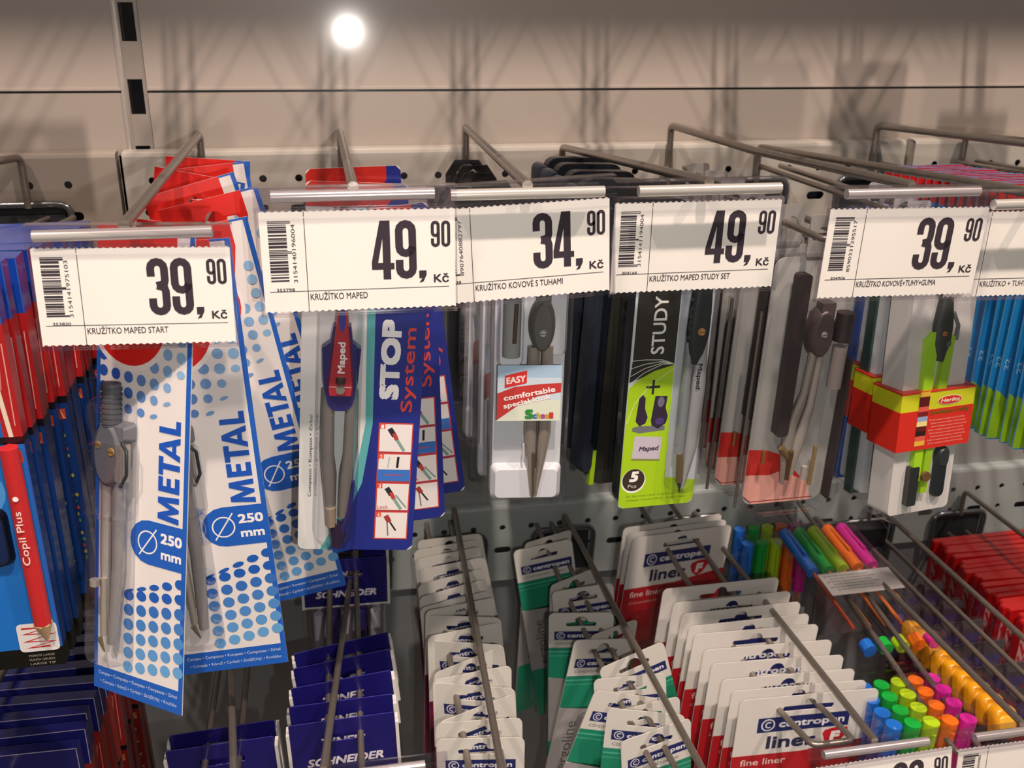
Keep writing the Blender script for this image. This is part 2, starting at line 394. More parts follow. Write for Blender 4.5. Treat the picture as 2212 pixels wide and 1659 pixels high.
def price_tag(x, y, z, nums, name, code, art, label, yaw=0, pit=0, rol=0, px=1, rnd=1):
    # origin: centre of the channel that grips the chrome bar
    r = root('price_tag')
    b = B(); w = 42.2
    b.box(-w, w, -3.4, -3.0, -5.5, 4.2, '#ffffff'); b.box(-w, w, 3.2, 3.6, -5.5, 4.2, '#ffffff'); b.box(-w, w, -3.4, 3.6, 4.0, 4.5, '#ffffff')
    b.box(-w, w, -4.2, -3.4, -4.6, -3.6, '#ffffff'); b.build('top_channel', 'holder', r)
    b = B(); b.box(-w, w, .5, .8, -50.3, -5.5, '#ffffff'); b.box(-w, w, -1.4, .8, -51, -50, '#ffffff'); b.box(-w - .0, -w + .7, -1.4, .8, -50.3, -5.5, '#ffffff'); b.box(w - .7, w, -1.4, .8, -50.3, -5.5, '#ffffff')
    b.build('clear_sleeve', 'holder', r)
    q = bpy.data.objects.new('label_insert', None)
    par = root('insert'); par.parent = r; par.location = (px * .001, -.0008, -.0100)
    # the insert stays one level deep: its prints are parts of the tag
    C.objects.unlink(par); bpy.data.objects.remove(par); bpy.data.objects.remove(q)
    before = set(o.name for o in r.children)
    tag_paper(r, nums, name, code, art, rnd=rnd)
    for o in r.children:
        if o.name not in before: o.location = (px * .001, -.0008, -.0058)
    pose(r, x, y, z, yaw, pit, rol); tag(r, label, 'price tag', 'price tags on the hook ends'); return r
TY = 413
price_tag(-80.2, 404, -85.6, '3990', 'KRUŽÍTKO MAPED START', '3154141975103', '353830', 'leftmost price tag, 39,90 Kč, hanging lower than its neighbours over the dotted card', -1, -3, 1.2, px=0, rnd=1).scale = (.93, .93, .93)
price_tag(10, TY, -74.3, '4990', 'KRUŽÍTKO MAPED', '3154140196004', '353798', 'price tag 49,90 Kč in front of the STOP compass card', 0, -2, 0.3, px=.5, rnd=2)
price_tag(83, TY + 9, -75.2, '3490', 'KRUŽÍTKO KOVOVÉ S TUHAMI', '8907640882797', '354638', 'price tag 34,90 Kč over the clear boxed compass, tilted up to the right', 0, 0, -2.6, px=-1.5, rnd=3)
price_tag(169.5, TY + 16, -77.5, '4990', 'KRUŽÍTKO MAPED STUDY SET', '3154141194004', '304166', 'price tag 49,90 Kč above the lime green STUDY pack', 0, 2, 0, px=-1, rnd=4)
price_tag(267.5, TY, -80.2, '3990', 'KRUŽÍTKO KOVOVÉ+TUHY+GUMA', '8590331295517', '304906', 'price tag 39,90 Kč overlapping the tag at the right edge', 0, 2, .8, px=0, rnd=5)
price_tag(342, TY + 12, -86, '2990', 'KRUŽÍTKO + TUHY MIX', '8590331295524', '304912', 'rightmost upper price tag, cut off by the frame edge', 0, 0, 1, px=0, rnd=6)
price_tag(279, 378, -375.5, '2990', 'LINER F SADA', '8595013633120', '351122', 'lower price tag 29,90 in front of the white and red liner cards', 0, -8, -1.5, rnd=7)
price_tag(366, 378, -377.5, '4990', 'GELOVE PERO SADA', '8595013630488', '351180', 'lower price tag with barcode at the bottom right corner', 0, -5, 0, rnd=8)
price_tag(-2, 378, -348.5, '3990', 'PERO', '8595013630099', '351170', 'price tag at the bottom edge in front of the navy packs', 0, 0, 0, rnd=9)

# ------------------------------------------------------------------ shared bits
def screw(b, x, y, z, r=1.6, col='#b59a5a'):
    b.bulge(ell(x, z, r, n=10), y, y - 1, .5, col); b.rect(x - r * .8, z - .2, x + r * .8, z + .2, y - 1.05, '#4a3f2a')
def taper(b, pts, col, d=3.0, n=8, sm=True):
    # pts: (x, z, half width, y centre)
    rings = []
    for (x, z, hw, yc) in pts:
        rings.append([(x + hw * math.cos(t), yc + d / 2 * math.sin(t), z) for t in (2 * PI * k / n for k in range(n))])
    b.loft(rings, col, smooth=sm)

# ------------------------------------------------------------------ blue dotted compass cards
BLU = '#1f5fc0'
def mixc(a, b_, t):
    a, b_ = hexc(a), hexc(b_); t = max(0, min(1, t)); return tuple(p + (q - p) * t for p, q in zip(a, b_))
def dotted_card(full=True):
    r = root('compass_card')
    out = [(-26, -205), (26, -205), (26, 13), (-26, 13)]
    b = B(); b.plate(out, 0, .5, '#e6e2e0', [euro(0, 11, 2.2)], edge='#d8d8d8'); b.build('backing_card', 'card', r)
    b = B(); y = -.10
    for x0, x1 in ((-26, -23.8), (23.6, 26)): b.rect(x0, -205, x1, 13, y, BLU)
    b.rect(-23.8, -205, 23.6, -193.5, y, BLU); b.rect(-23.8, 12, 23.6, 13, y, BLU)
    b.build('blue_border', 'card', r)
    b = B(); y = -.16
    b.poly([(-26, -20), (-18, -30), (-6, -33), (5, -29), (12, -18), (17, 0), (17, 13), (-26, 13)], y, '#d8231c', [euro(0, 11, 2.2)])
    b.build('red_header', 'card', r)
    b = B(); b.poly(ell(-7.6, -28, 21.5, n=32), -.22, '#efeae6'); b.poly(ell(-7.6, -27.4, 19.6, n=32), -.28, '#d8231c')
    b.text('MAPED', -21, -31, 7, -.34, '#f3efec', bold=.03, width=27, shear=.2); b.build('round_logo', 'card', r)
    b = B()
    for i in range(9):
        for j in range(7):
            x = -22 + j * 7.1; z = -8 - i * 7.2 - (j * .5)
            lim = -64 + 26 * max(0, (x + 2) / 26) ** 1.3 + (6 if x < -16 else 0)
            if z < lim - 11 or x > 22.6 or (x < 14 and z > -30): continue
            sq = 1 if z > lim else max(.3, 1 - (lim - z) / 11 * .7)
            b.poly(ell(x, z, 2.5 * (1 if z > lim else .85), 2.6 * sq, n=14, a=.5 * (1 - sq)), -.2, mixc('#2459b4', '#8db9df', (x + 12) / 32))
    for i in range(7):
        for j in range(5):
            x = 23.1 - j * 7.2; z = -142 - i * 7.1 - j * 2.4 * (1 if i == 0 else .5)
            if z < -191 or x < -6 - i * 1.2: continue
            sq = [.85, .7, .5, .35, .25][j] if i == 0 else min(1, .75 + i * .12)
            b.poly(ell(x, z, 2.85, 2.85 * sq, n=14, a=.55 * (1 - sq)), -.2, mixc('#1f5cb8', '#6fb0e2', (i - 1) / 6))
    o = b.build('halftone_dots', 'card', r); o['kind'] = 'stuff'
    b = B(); y = -.24; Lt = '#1c56bd'; u = lambda p: [(21.4 - q[1], q[0] - 117.5) for q in p]
    U = lambda pts: b.poly([(21.4 - (11.4 - q[1]) , -114.5 + q[0]) for q in pts] if 0 else [(9.8 + (11.6 - q[1]) , -114.5 + q[0]) for q in pts], y, Lt)
    U([(0, 0), (2.7, 0), (3.2, 6.6), (5.4, 0), (7.0, 0), (9.2, 6.6), (9.7, 0), (12.4, 0), (11.2, 11.6), (8.6, 11.6), (6.2, 5), (3.8, 11.6), (1.2, 11.6)])
    U([(14, 0), (21, 0), (21, 2.5), (16.7, 2.5), (16.7, 4.7), (20.4, 4.7), (20.4, 7), (16.7, 7), (16.7, 9.1), (20.8, 9.1), (20.8, 11.6), (14, 11.6)])
    U([(24.4, 0), (27.1, 0), (27.1, 9.1), (30, 9.1), (30, 11.6), (21.6, 11.6), (21.6, 9.1), (24.4, 9.1)])
    b.poly([(9.8 + (11.6 - q[1]), -114.5 + q[0]) for q in [(28.6, 0), (31.4, 0), (32.1, 2.2), (36, 2.2), (36.7, 0), (39.6, 0), (35.4, 11.6), (32.8, 11.6)]], y, Lt, [[(9.8 + (11.6 - q[1]), -114.5 + q[0]) for q in [(32.8, 4.4), (35.3, 4.4), (34.1, 8.2)]]])
    U([(40.6, 0), (46.8, 0), (46.8, 2.5), (43.3, 2.5), (43.3, 11.6), (40.6, 11.6)])
    b.build('metal_lettering', 'card', r)
    b = B()
    P = arc(5, -126, 10.4, 90, 270, 8); b.poly(P + [(26, -136.4), (26, -115.6)], -.2, BLU); b.build('blue_badge', 'card', r); b = B()
    b.stroke(arc(4.5, -126, 5.2, 0, 345, 20) + [(9.7, -126)], .7, -.3, '#f0eef0'); b.stroke([(0, -132.5), (9.5, -119)], .7, -.34, '#f0eef0')
    b.text('250', 12, -124.6, 4.6, -.3, '#f4f2f2', bold=.035, width=11.4); b.text('mm', 12.4, -132, 4.4, -.3, '#f4f2f2', bold=.035, width=10.8); b.build('size_lettering', 'card', r); b = B()
    b.text('Compas • Compasso • Kompass • Compasses • Zirkel', -23, -197.4, 1.7, -.26, '#d5e2f4', width=46)
    b.text('• Compás • Körző • Cyrkiel • Διαβήτης • Kružítko', -22, -201.6, 1.7, -.26, '#d5e2f4', width=45)
    b.build('lettering', 'card', r)
    b = B(); b.bulge(rrect(-24.5, -189, -2.5, -60, 5), -.3, -10, 2.5, '#ffffff'); b.bulge(rrect(-25, -118, -1, -80, 5), -.3, -12, 2.5, '#ffffff'); b.build('clear_blister', 'clear', r)
    # compass
    cx = -13
    b = B(); b.bulge(ell(cx, -99, 9.0, 16, n=24), -1, -8, 3, '#5d6066', True, 3); b.bulge(rrect(cx - 2, -93, cx + 11, -84, 2), -1, -7, 1.5, '#66696e')
    b.tube([(cx, -4.6, -86), (cx, -4.6, -67)], 4.0, '#56595e', n=12)
    for k in range(7): b.tube([(cx, -4.6, -69 - k * 2.4), (cx, -4.6, -70.4 - k * 2.4)], 4.5, '#4c4f54', n=12)
    cp = b.build('compass', 'matte', r)
    b = B(); taper(b, [(cx - 3, -106, 3, -3.5), (cx - 3.4, -150, 2.6, -3.5), (cx - 2.6, -178, 2, -3.5)], '#b8b4b0', 4); b.build('leg', 'steel', cp)
    b = B(); taper(b, [(cx + 4, -106, 3.6, -3.5), (cx + 4.2, -150, 3.4, -3.5), (cx + 1.5, -190, 2.2, -3.5)], '#a9a6a4', 4.5); b.build('leg', 'steel', cp)
    b = B(); b.tube([(cx - 2.4, -5.4, -158), (cx - 2.0, -5.4, -186)], 1.5, '#b8b2a4'); b.tube([(cx - 4.5, -8.6, -158), (cx - 4.5, -8.6, -161)], 2.4, '#a9a59c'); b.tube([(cx - 2, -8, -186), (cx, -7, -193)], 1.2, '#8c7c5c', r1=.3); b.build('needle_holder', 'steel', cp)
    b = B(); screw(b, cx - 4.0, -7.4, -95, 2); screw(b, cx + 3.4, -7.6, -97, 2.2); b.build('brass_screw', 'steel', cp)
    b = B(); b.tube([(cx + 9.5, -8, -92), (cx + 12, -8, -95), (cx + 12.2, -8, -106), (cx + 9, -8, -112)], .8, '#3c3f44'); b.box(cx + 5.5, cx + 10.6, -8, -4, -110, -93, '#9b9894'); b.build('pen_clamp', 'steel', cp)
    cp.location = (0, 0, .012)
    return r
dc = dotted_card()
stack(dc, [(-79.6, 424, -101, -33, -11, 0.6), (-70.9, 438, -110, -1.8, -3.5, -2.7), (-65.0, 487.0, -113.5, 0.8, 0, -9.7), (-60.2, 520.0, -105.5, -1, -2, -13),
           (-80, 545, -124, 4, 0, 9), (-76, 572, -107, 8, 0, -14), (-78, 600, -106, -6, 0, 11), (-75, 626, -105, 3, 0, -5), (-77, 650, -104, -4, 0, 4)],
      ['frontmost blue dotted METAL compass card, turned to the right, under the 39,90 tag',
       'second METAL compass card, its 250 mm badge right beside the front card', 'third METAL compass card, leaning right with its foot beside the STOP card',
       'fourth METAL compass card, only its slanting right edge and METAL word showing', 'fifth METAL compass card in the fan, swung to the left behind the front one',
       'sixth METAL compass card, red header slanting right under the top of fan', 'seventh METAL compass card, red header slanting left below the top of the fan',
       'eighth METAL compass card near the back of the red headed fan', 'rearmost METAL compass card with red header against the beam'], 'compass card', 'METAL compass cards on the first hook')

# ------------------------------------------------------------------ STOP compass cards
def stop_card():
    r = root('compass_card'); NV = '#232e86'
    out = rrect(-29, -150, 29, 14, 3, 3)
    b = B(); b.plate(out, 0, .5, '#dfe0de', [euro(0, 13, 2.2)]); b.build('backing_card', 'card', r)
    b = B(); b.poly([(5, 14), (5, -20), (6, -80), (2, -112), (-8, -138), (-14, -150), (26, -150)] + [(29, -147), (29, 11), (26, 14)], -.1, NV)
    b.poly([(-29, 0), (-29, 11), (-26, 14), (20, 14), (20, 6), (16, 0)], -.16, '#c22a22', [])
    b.build('navy_print', 'card', r)
    b = B(); b.poly([(1, 0), (5, 0), (5, -20), (6, -80), (2, -112), (-8, -138), (-14, -150), (-18, -150), (-12, -138), (-2, -112), (2.5, -80), (1, -20)], -.14, '#5fb0b4'); b.build('teal_edge', 'card', r)
    b = B(); b.text('STOP', 17, -66, 8.2, -.22, '#f2f2f4', rot=90, bold=.06, width=39)
    b.text('System', 24.5, -73, 5.6, -.22, '#d8483e', rot=90, bold=.012, width=43)
    b.build('title_lettering', 'card', r); b = B(); b.text('Compasso • Kompass • Zirkel', -23, -120, 1.6, -.22, '#39465a', rot=90, width=44); b.build('lettering', 'card', r)
    for k in range(4):
        z1 = -79 - k * 16.2; b = B(); b.rect(9, z1 - 16, 26, z1, -.24, '#c9443f'); b.rect(9.7, z1 - 15.4, 25.4, z1 - .7, -.3, '#e8e3e1')
        if k == 1: b.rect(9.7, z1 - 15.4, 25.4, z1 - 9, -.34, '#3b74c8'); b.stroke([(13, z1 - 12), (22, z1 - 12)], .5, -.38, '#c9443f'); b.stroke([(15, z1 - 2), (14.4, z1 - 8)], .5, -.38, '#9fb8b8'); b.stroke([(19.4, z1 - 2), (19, z1 - 8)], 1.2, -.38, '#22242c')
        elif k == 0 or k == 2:
            b.stroke([(14.4, z1 - 3), (17, z1 - 7)], 2.6, -.36, '#2a2c33'); b.stroke([(16.6, z1 - 5.5), (18.2, z1 - 9)], 2, -.4, '#b8423c'); b.stroke([(17.6, z1 - 8), (22, z1 - 15)], 1.6, -.34, '#83a29c')
            if k == 2: b.stroke([(19, z1 - 7), (24.6, z1 - 14)], .9, -.34, '#83a29c'); b.text('Lock', 10, z1 - 14.6, 2, -.42, '#d24a3a', width=5.5)
        else: b.stroke([(14.6, z1 - 2.5), (16.6, z1 - 6)], 2.6, -.36, '#a33a34'); b.stroke([(15.4, z1 - 6), (16.2, z1 - 14)], .7, -.34, '#777'); b.stroke([(16.8, z1 - 6), (20, z1 - 11)], .9, -.34, '#22242c')
        b.rect(9.7, z1 - 3.2, 12.2, z1 - .7, -.36, '#e2563e'); b.text(str(k + 1), 10.3, z1 - 3, 2, -.42, '#ffffff', width=1.2)
        b.build('instruction_picture', 'card', r)
    b = B(); b.bulge(rrect(-22, -146, 0, -4, 8), -.3, -12, 3, '#ffffff'); b.build('clear_blister', 'clear', r)
    cx = -10
    b = B(); b.plate([(cx - 4, -28), (cx + 4, -28), (cx + 5, -36), (cx + 9, -39), (cx + 8, -55), (cx + 6.5, -64)] + arc(cx, -64, 6.5, 0, -180, 6) + [(cx - 8, -55), (cx - 9, -39), (cx - 5, -36)], -9, -3, '#2a2568'); cp = b.build('compass', 'plastic', r)
    b = B(); b.bulge([(cx - 2, -16), (cx + 2, -16), (cx + 6.2, -58), (cx + 5.5, -62), (cx - 5.5, -62), (cx - 6.2, -58)], -9, -11.5, .8, '#b02c38'); b.poly(ell(cx, -24, 1.5, 6), -11.6, '#3a3f9c'); b.text('Maped', cx + 1.6, -50, 3.2, -11.65, '#ece6e6', rot=90, bold=.03, width=15); b.stroke([(cx - 5, -57), (cx + 5, -57)], .4, -11.65, '#d9b6b6'); b.build('red_head', 'plastic', cp)
    for s in (-1, 1):
        b = B(); taper(b, [(cx + s * 5, -60, 3.6, -6), (cx + s * 5.2, -90, 4, -6), (cx + s * 3, -128, 2.4, -6)], '#8b8884', 5); b.build('leg', 'steel', cp)
    b = B(); b.poly([(cx - 2.4, -70), (cx + 2.4, -70), (cx + 2, -92), (cx + .3, -104), (cx + .3, -134), (cx - .3, -134), (cx - .3, -104), (cx - 2, -92)], -9.2, '#a9b4b8'); b.build('centre_groove', 'steel', cp)
    b = B(); b.tube([(cx, -11, -58), (cx, -13, -58)], 2.2, '#8c8578'); b.tube([(cx, -12, -52), (cx, -12, -55)], 2.2, '#3b3634'); b.build('adjusting_wheel', 'steel', cp)
    b = B(); b.tube([(cx - 3, -8, -122), (cx - 2.4, -8, -132)], 2.6, '#8f8170'); taper(b, [(cx - 1, -130, 3.2, -7), (cx + 1, -138, 4, -7), (cx + .5, -144, 2.4, -7)], '#2a1c3a', 5); taper(b, [(cx + 8, -108, .6, -7), (cx + 6, -124, 1.4, -7), (cx + 2, -138, 1.6, -7)], '#2d2566', 3); b.build('point_cover', 'plastic', cp)
    return r
stack(stop_card(), [(14, 441.5, -110.6, -2.5, -.7, 4.8), (19, 462, -109, 4, 0, -1), (20, 486, -108, -2, 0, -6), (14, 560, -107, 0, 0, 3), (14, 610, -106, 2, 0, -1)],
      ['front STOP System compass card with red and navy compass', 'second STOP System card, strip of pictures showing right of the front one', 'third STOP System card, tilted and showing farthest to the right',
       'fourth STOP System card behind the front three', 'rearmost STOP System card, red top edge against the beam'], 'compass card', 'STOP compass cards on the second hook')

# ------------------------------------------------------------------ clear boxed compasses (third hook)
def easy_box(dark=False):
    r = root('compass_box')
    b = B(); b.plate([(-14, 2), (-8, 11), (8, 11), (14, 2), (14, -8), (-14, -8)], 2, 3, '#151316', [euro(3, 6, 1.6)]); b.build('hanging_tab', 'matte', r)
    b = B(); b.bulge(rrect(-19, -139, 19, -8, 4), 6, 0, 1.2, '#26272b' if dark else '#d9dde2')
    if not dark: b.bulge(rrect(-17, -63, -3, -10, 4), 0, -5, 1.6, '#dfe3e8'); b.bulge(rrect(8, -57, 18.5, -14, 3), 0, -3, 1.4, '#d5dadf'); b.bulge(rrect(-18.6, -138, 18.6, -117, 3), 0, -4, 2.4, '#dde1e6')
    b.build('tray', 'tray', r)
    b = B(); b.bulge(rrect(-21, -142, 21, -5, 5), 8, -9, 1.2, '#ffffff'); b.box(-21.8, 21.8, 6.8, 7.8, -142.8, -4.5, '#ffffff'); b.build('clear_lid', 'clear', r)
    if dark: return r
    b = B(); b.tube([(-10, -7, -55), (-10, -7, -18)], 4.6, '#8d9190', n=12); tb = b.build('refill_tube', 'tray', r)
    b = B(); b.tube([(-9, -11.2, -47), (-8.4, -11.2, -27)], 1.1, '#4a3b38'); b.build('lead', 'matte', tb)
    b = B(); b.bulge([(-1.5 + p[0] * 0, 0) for p in ()] or ell(5.4, -40, 6.8, 14, n=24), -1, -8, 2.6, '#5a5855', True, 3); b.box(1.8, 9, -7, -2, -32, -24, '#5a5855'); cp = b.build('compass', 'matte', r)
    b = B(); screw(b, 5.4, -7.9, -43, 2, '#c6d2d6'); b.build('rivet', 'steel', cp)
    for s in (-1, 1):
        b = B(); taper(b, [(5 + s * 3.4, -51, 3, -4), (5 + s * 3.6, -98, 3.4, -4), (4.6 + s * 2.6, -114, 2.4, -4), (4 + s * 1, -134, .8, -4)], '#aaa095', 5); b.build('leg', 'steel', cp)
    b = B(); b.tube([(3.2, -7.5, -108), (3.4, -7.5, -134)], 1.1, '#6b5a44', r1=.4); b.box(-2.6, -1.6, -6, -4, -112, -104, '#f4f4f4'); b.build('needle', 'steel', cp)
    b = B(); y = -9.4; b.rect(-16.6, -97.5, 15.4, -67.5, y, '#c9d9e6'); b.rect(-16.6, -97.5, 15.4, -86, y - .04, '#dbe1cf'); b.rect(-16.6, -74, 15.4, -67.5, y - .04, '#a9c6df')
    b.poly([(-16.6, -97), (-16.6, -82.5), (-8, -79), (4, -77.6), (15.4, -77), (15.4, -82), (4, -84), (-6, -89)], y - .08, '#c23b38')
    b.poly([(-13, -79.6), (-13, -73), (-2, -70.2), (-2, -77)], y - .12, '#d5302c'); b.text('EASY', -12, -77.4, 3.4, y - .18, '#f2dcd6', rot=8, bold=.03, width=9.4, shear=.1)
    b.text('comfortable', -13, -86.4, 2.8, y - .18, '#f5ecea', rot=11, bold=.03, width=26); b.text('special look', -13, -90.6, 2.6, y - .18, '#f5ecea', rot=13, bold=.03, width=24)
    for k, (ch, c) in enumerate(zip('School', ('#2e8b3a', '#3a6fc4', '#c8a52a', '#a04ab0', '#d8a020', '#c04040'))): b.text(ch, -2 + k * 2.1 + (1.6 if k else 0), -96, 4.6 if k == 0 else 3, y - .2, c, bold=.06, width=3.4 if k == 0 else 1.7)
    b.v = [(p[0], p[1], p[2] + 8.5) for p in b.v]
    st = b.build('sticker', 'card', r)
    return r
eb = easy_box(); ebd = easy_box(True)
stack(eb, [(94.2, 450, -105.8, -5.6, .3, 1), (93, 478, -105.6, -4, 0, 1.5), (95.5, 506, -105.4, -3, 0, -2), (94, 532, -105.2, 4, 0, 2)],
      '{o} clear compass box from the front with white tray, on the third hook', 'compass box', 'clear compass boxes on the third hook')
o = fresh(eb); pose(o, 93, 558, -105, 2, 0, -1); tag(o, 'fifth clear compass box with white tray, just before the dark backed ones', 'compass box', 'clear compass boxes on the third hook')
stack(ebd, [(88, 588, -105, -2, 0, 1), (90, 612, -104, 0, 0, -1), (88, 636, -104, 0, 0, 1)], '{o} dark backed clear box from the front in the rear of the third hook', 'compass box', 'dark backed boxes on the third hook')

# ------------------------------------------------------------------ STUDY packs (fourth hook)
LIME, DK = '#a3cc1e', '#2e2d29'
def study_pack(rear=False):
    r = root('compass_pack')
    b = B(); b.plate(rrect(-23, -149, 23, 14, 7), 1, 9, '#14181f', [euro(1, 9, 2.2)]); b.bulge(rrect(-21.5, -148, 21.5, -6, 6), 9, 16, 4, '#181c24', True, 3); b.build('black_case', 'plastic', r)
    if rear:
        b = B(); b.bulge(rrect(-30, -142, -21, 10, 4), 12, -1, 1.5, '#262c38', True, 3); b.build('black_case_side', 'plastic', r)
        b = B(); b.box(-22.8, -20, -.6, 3, -149, -128, LIME); b.build('lime_edge', 'gloss', r)
        b = B(); b.plate(rrect(-20, -149, 22, -8, 4), -.5, 0, DK); b.build('backing_card', 'gloss', r)
        b = B(); b.plate([(-26, -12), (-22.6, -12), (-22.6, -126), (-24.5, -123)], -1, 10, '#ffffff'); b.build('clear_blister', 'clear', r)
        return r
    b = B(); b.poly(rrect(-22.5, -150, 22.5, -8, 3), -.1, '#c9d0d6'); b.rect(-21, -64, 3, -8, -.2, DK)
    b.poly([(-22, -77), (-21, -64), (3, -64), (3, -68)], -.2, DK); b.poly([(-22.5, -147), (-20, -150), (20, -150), (22.5, -147), (22.5, -136), (4, -133), (3, -68), (-8, -71), (-16, -75), (-22, -80)], -.24, LIME)
    for k in range(4): b.stroke([(-21.6, -65 - k * 4.2), (-14, -64.6 - k * 2.4), (-4, -65 - k * .8), (3, -67.5)], .35, -.3, '#dfe3d6')
    b.stroke([(-21.6, -100), (-18, -89), (-10, -79), (3, -70)], .35, -.3, '#dcebb0'); b.build('front_print', 'gloss', r)
    b = B(); b.text('STUDY', -4, -61.5, 7.6, -.3, '#e7e9e4', rot=90, bold=.012, width=31); b.build('study_lettering', 'gloss', r); b = B()
    b.rect(-12, -80.6, -4, -79.2, -.3, DK); b.rect(-8.7, -84, -7.3, -76, -.34, DK); b.build('plus_mark', 'gloss', r); b = B()
    b.poly(ell(-14.6, -134, 7.2, n=22), -.26, '#f0f2ea'); b.poly(ell(-14.6, -133.4, 6.6, n=22), -.32, '#3b3028'); b.text('5', -16.8, -134, 5.6, -.38, '#f2f2ec', bold=.05, width=4, shear=.2); b.text('Pcs', -17.6, -138, 2.1, -.38, '#cfcfc4', width=5)
    b.text('Etui • Bow compass • Zirkel • Compás • Cyrkiel • Kružítko', -18, -143.6, 1.1, -.34, '#6c8c12', width=36); b.text('Compasso • Kompas • Körző • Compas • Passer', -18, -146, 1.1, -.34, '#6c8c12', width=36)
    b.poly([(-17, -120.5), (-.5, -122), (.2, -109), (-16, -107.5)], -.3, '#c3bac8'); b.poly([(-17, -120.5), (-.5, -122), (-.2, -123), (-17, -121.5)], -.34, '#7f8a4a'); b.text('Maped', -13, -116.4, 2.6, -.36, '#4a3a52', bold=.03, width=11, shear=.2)
    b.build('lettering', 'gloss', r)
    b = B()
    b.poly([(-16.5, -99), (-15.5, -86), (-13.5, -84), (-11.8, -86), (-11.6, -92), (-9.6, -97), (-10.6, -100.4), (-14, -102)], -.3, '#33283c')
    b.poly([(-7.6, -99), (-6.2, -85), (1, -85.4), (.4, -92), (2.2, -97), (1.4, -101), (-3, -104), (-6.8, -102)], -.3, '#33283c'); b.poly(ell(-2.6, -88.6, 2, 3), -.34, '#6f6a80'); b.poly(ell(-2.4, -99.6, 2.6, 2), -.34, '#4b3a78')
    b.poly([(-18, -104.6), (-14, -106), (1, -105), (1, -102.4), (-14, -101.8), (-18, -102.6)], -.3, '#6d6f77'); b.build('accessory_pictures', 'gloss', r)
    b = B(); b.bulge(rrect(3.5, -141, 22, 2, 6), -.3, -10, 2, '#ffffff'); b.plate([(-26, -12), (-22.6, -12), (-22.6, -146), (-24.5, -143)], -1, 10, '#ffffff'); b.build('clear_blister', 'clear', r)
    cx = 12.5
    b = B(); taper(b, [(cx, -4, 4, -5), (cx, -16, 5, -5), (cx, -38, 6.4, -5), (cx - .2, -50, 6.6, -5), (cx - .6, -60, 4.8, -5), (cx - 1.2, -66, 1.6, -5)], '#22282b', 7, 12); b.box(cx - 4, cx + 4, -8.6, -2, -12, -2, '#1c2124'); cp = b.build('compass', 'plastic', r)
    b = B(); screw(b, cx, -8.6, -48, 2.2, '#d5a36a'); b.build('rivet', 'steel', cp)
    b = B(); taper(b, [(cx - 4.2, -50, 2.2, -4.4), (cx - 3.6, -90, 3, -4.4), (cx - 3.6, -118, 2.6, -4.4)], '#9aa0a4', 5); b.build('leg', 'steel', cp)
    b = B(); taper(b, [(cx + 3.0, -46, 3.2, -4.2), (cx + 3.8, -80, 4.4, -4.2), (cx + 3, -115, 4, -4.2), (cx, -138, 1, -4.2)], '#b9bbbd', 5.5); b.text('Maped', cx + 1, -66, 2.6, -7.2, '#3b3d42', rot=-90, bold=.02, width=14); b.build('leg', 'steel', cp)
    b = B(); b.tube([(cx - 3.6, -6, -117), (cx - 2.4, -6, -134)], 1.9, '#7c6a4e'); b.tube([(cx - 2.4, -6, -134), (cx - 1.6, -6, -140)], 1.2, '#444', r1=.4); b.build('needle_holder', 'steel', cp)
    return r
stack(study_pack(), [(173.5, 462, -107.8, 5.8, -2.1, 2.7)], 'frontmost lime green STUDY compass pack under the second 49,90 tag', 'compass pack', 'STUDY packs on the fourth hook')
stack(study_pack(True), [(167, 490, -107.5, 12, -1, 4), (166, 520, -107, 14, -1, 3.4), (165, 550, -107, 13, 0, 4), (164, 580, -107, 10, 0, 3), (164, 610, -107, 10, 0, 3), (164, 638, -107, 8, 0, 2)],
      ['%s STUDY pack from the front, its black case and lime foot edge showing at left' % ORD[k + 1] for k in range(6)], 'compass pack', 'STUDY packs on the fourth hook')

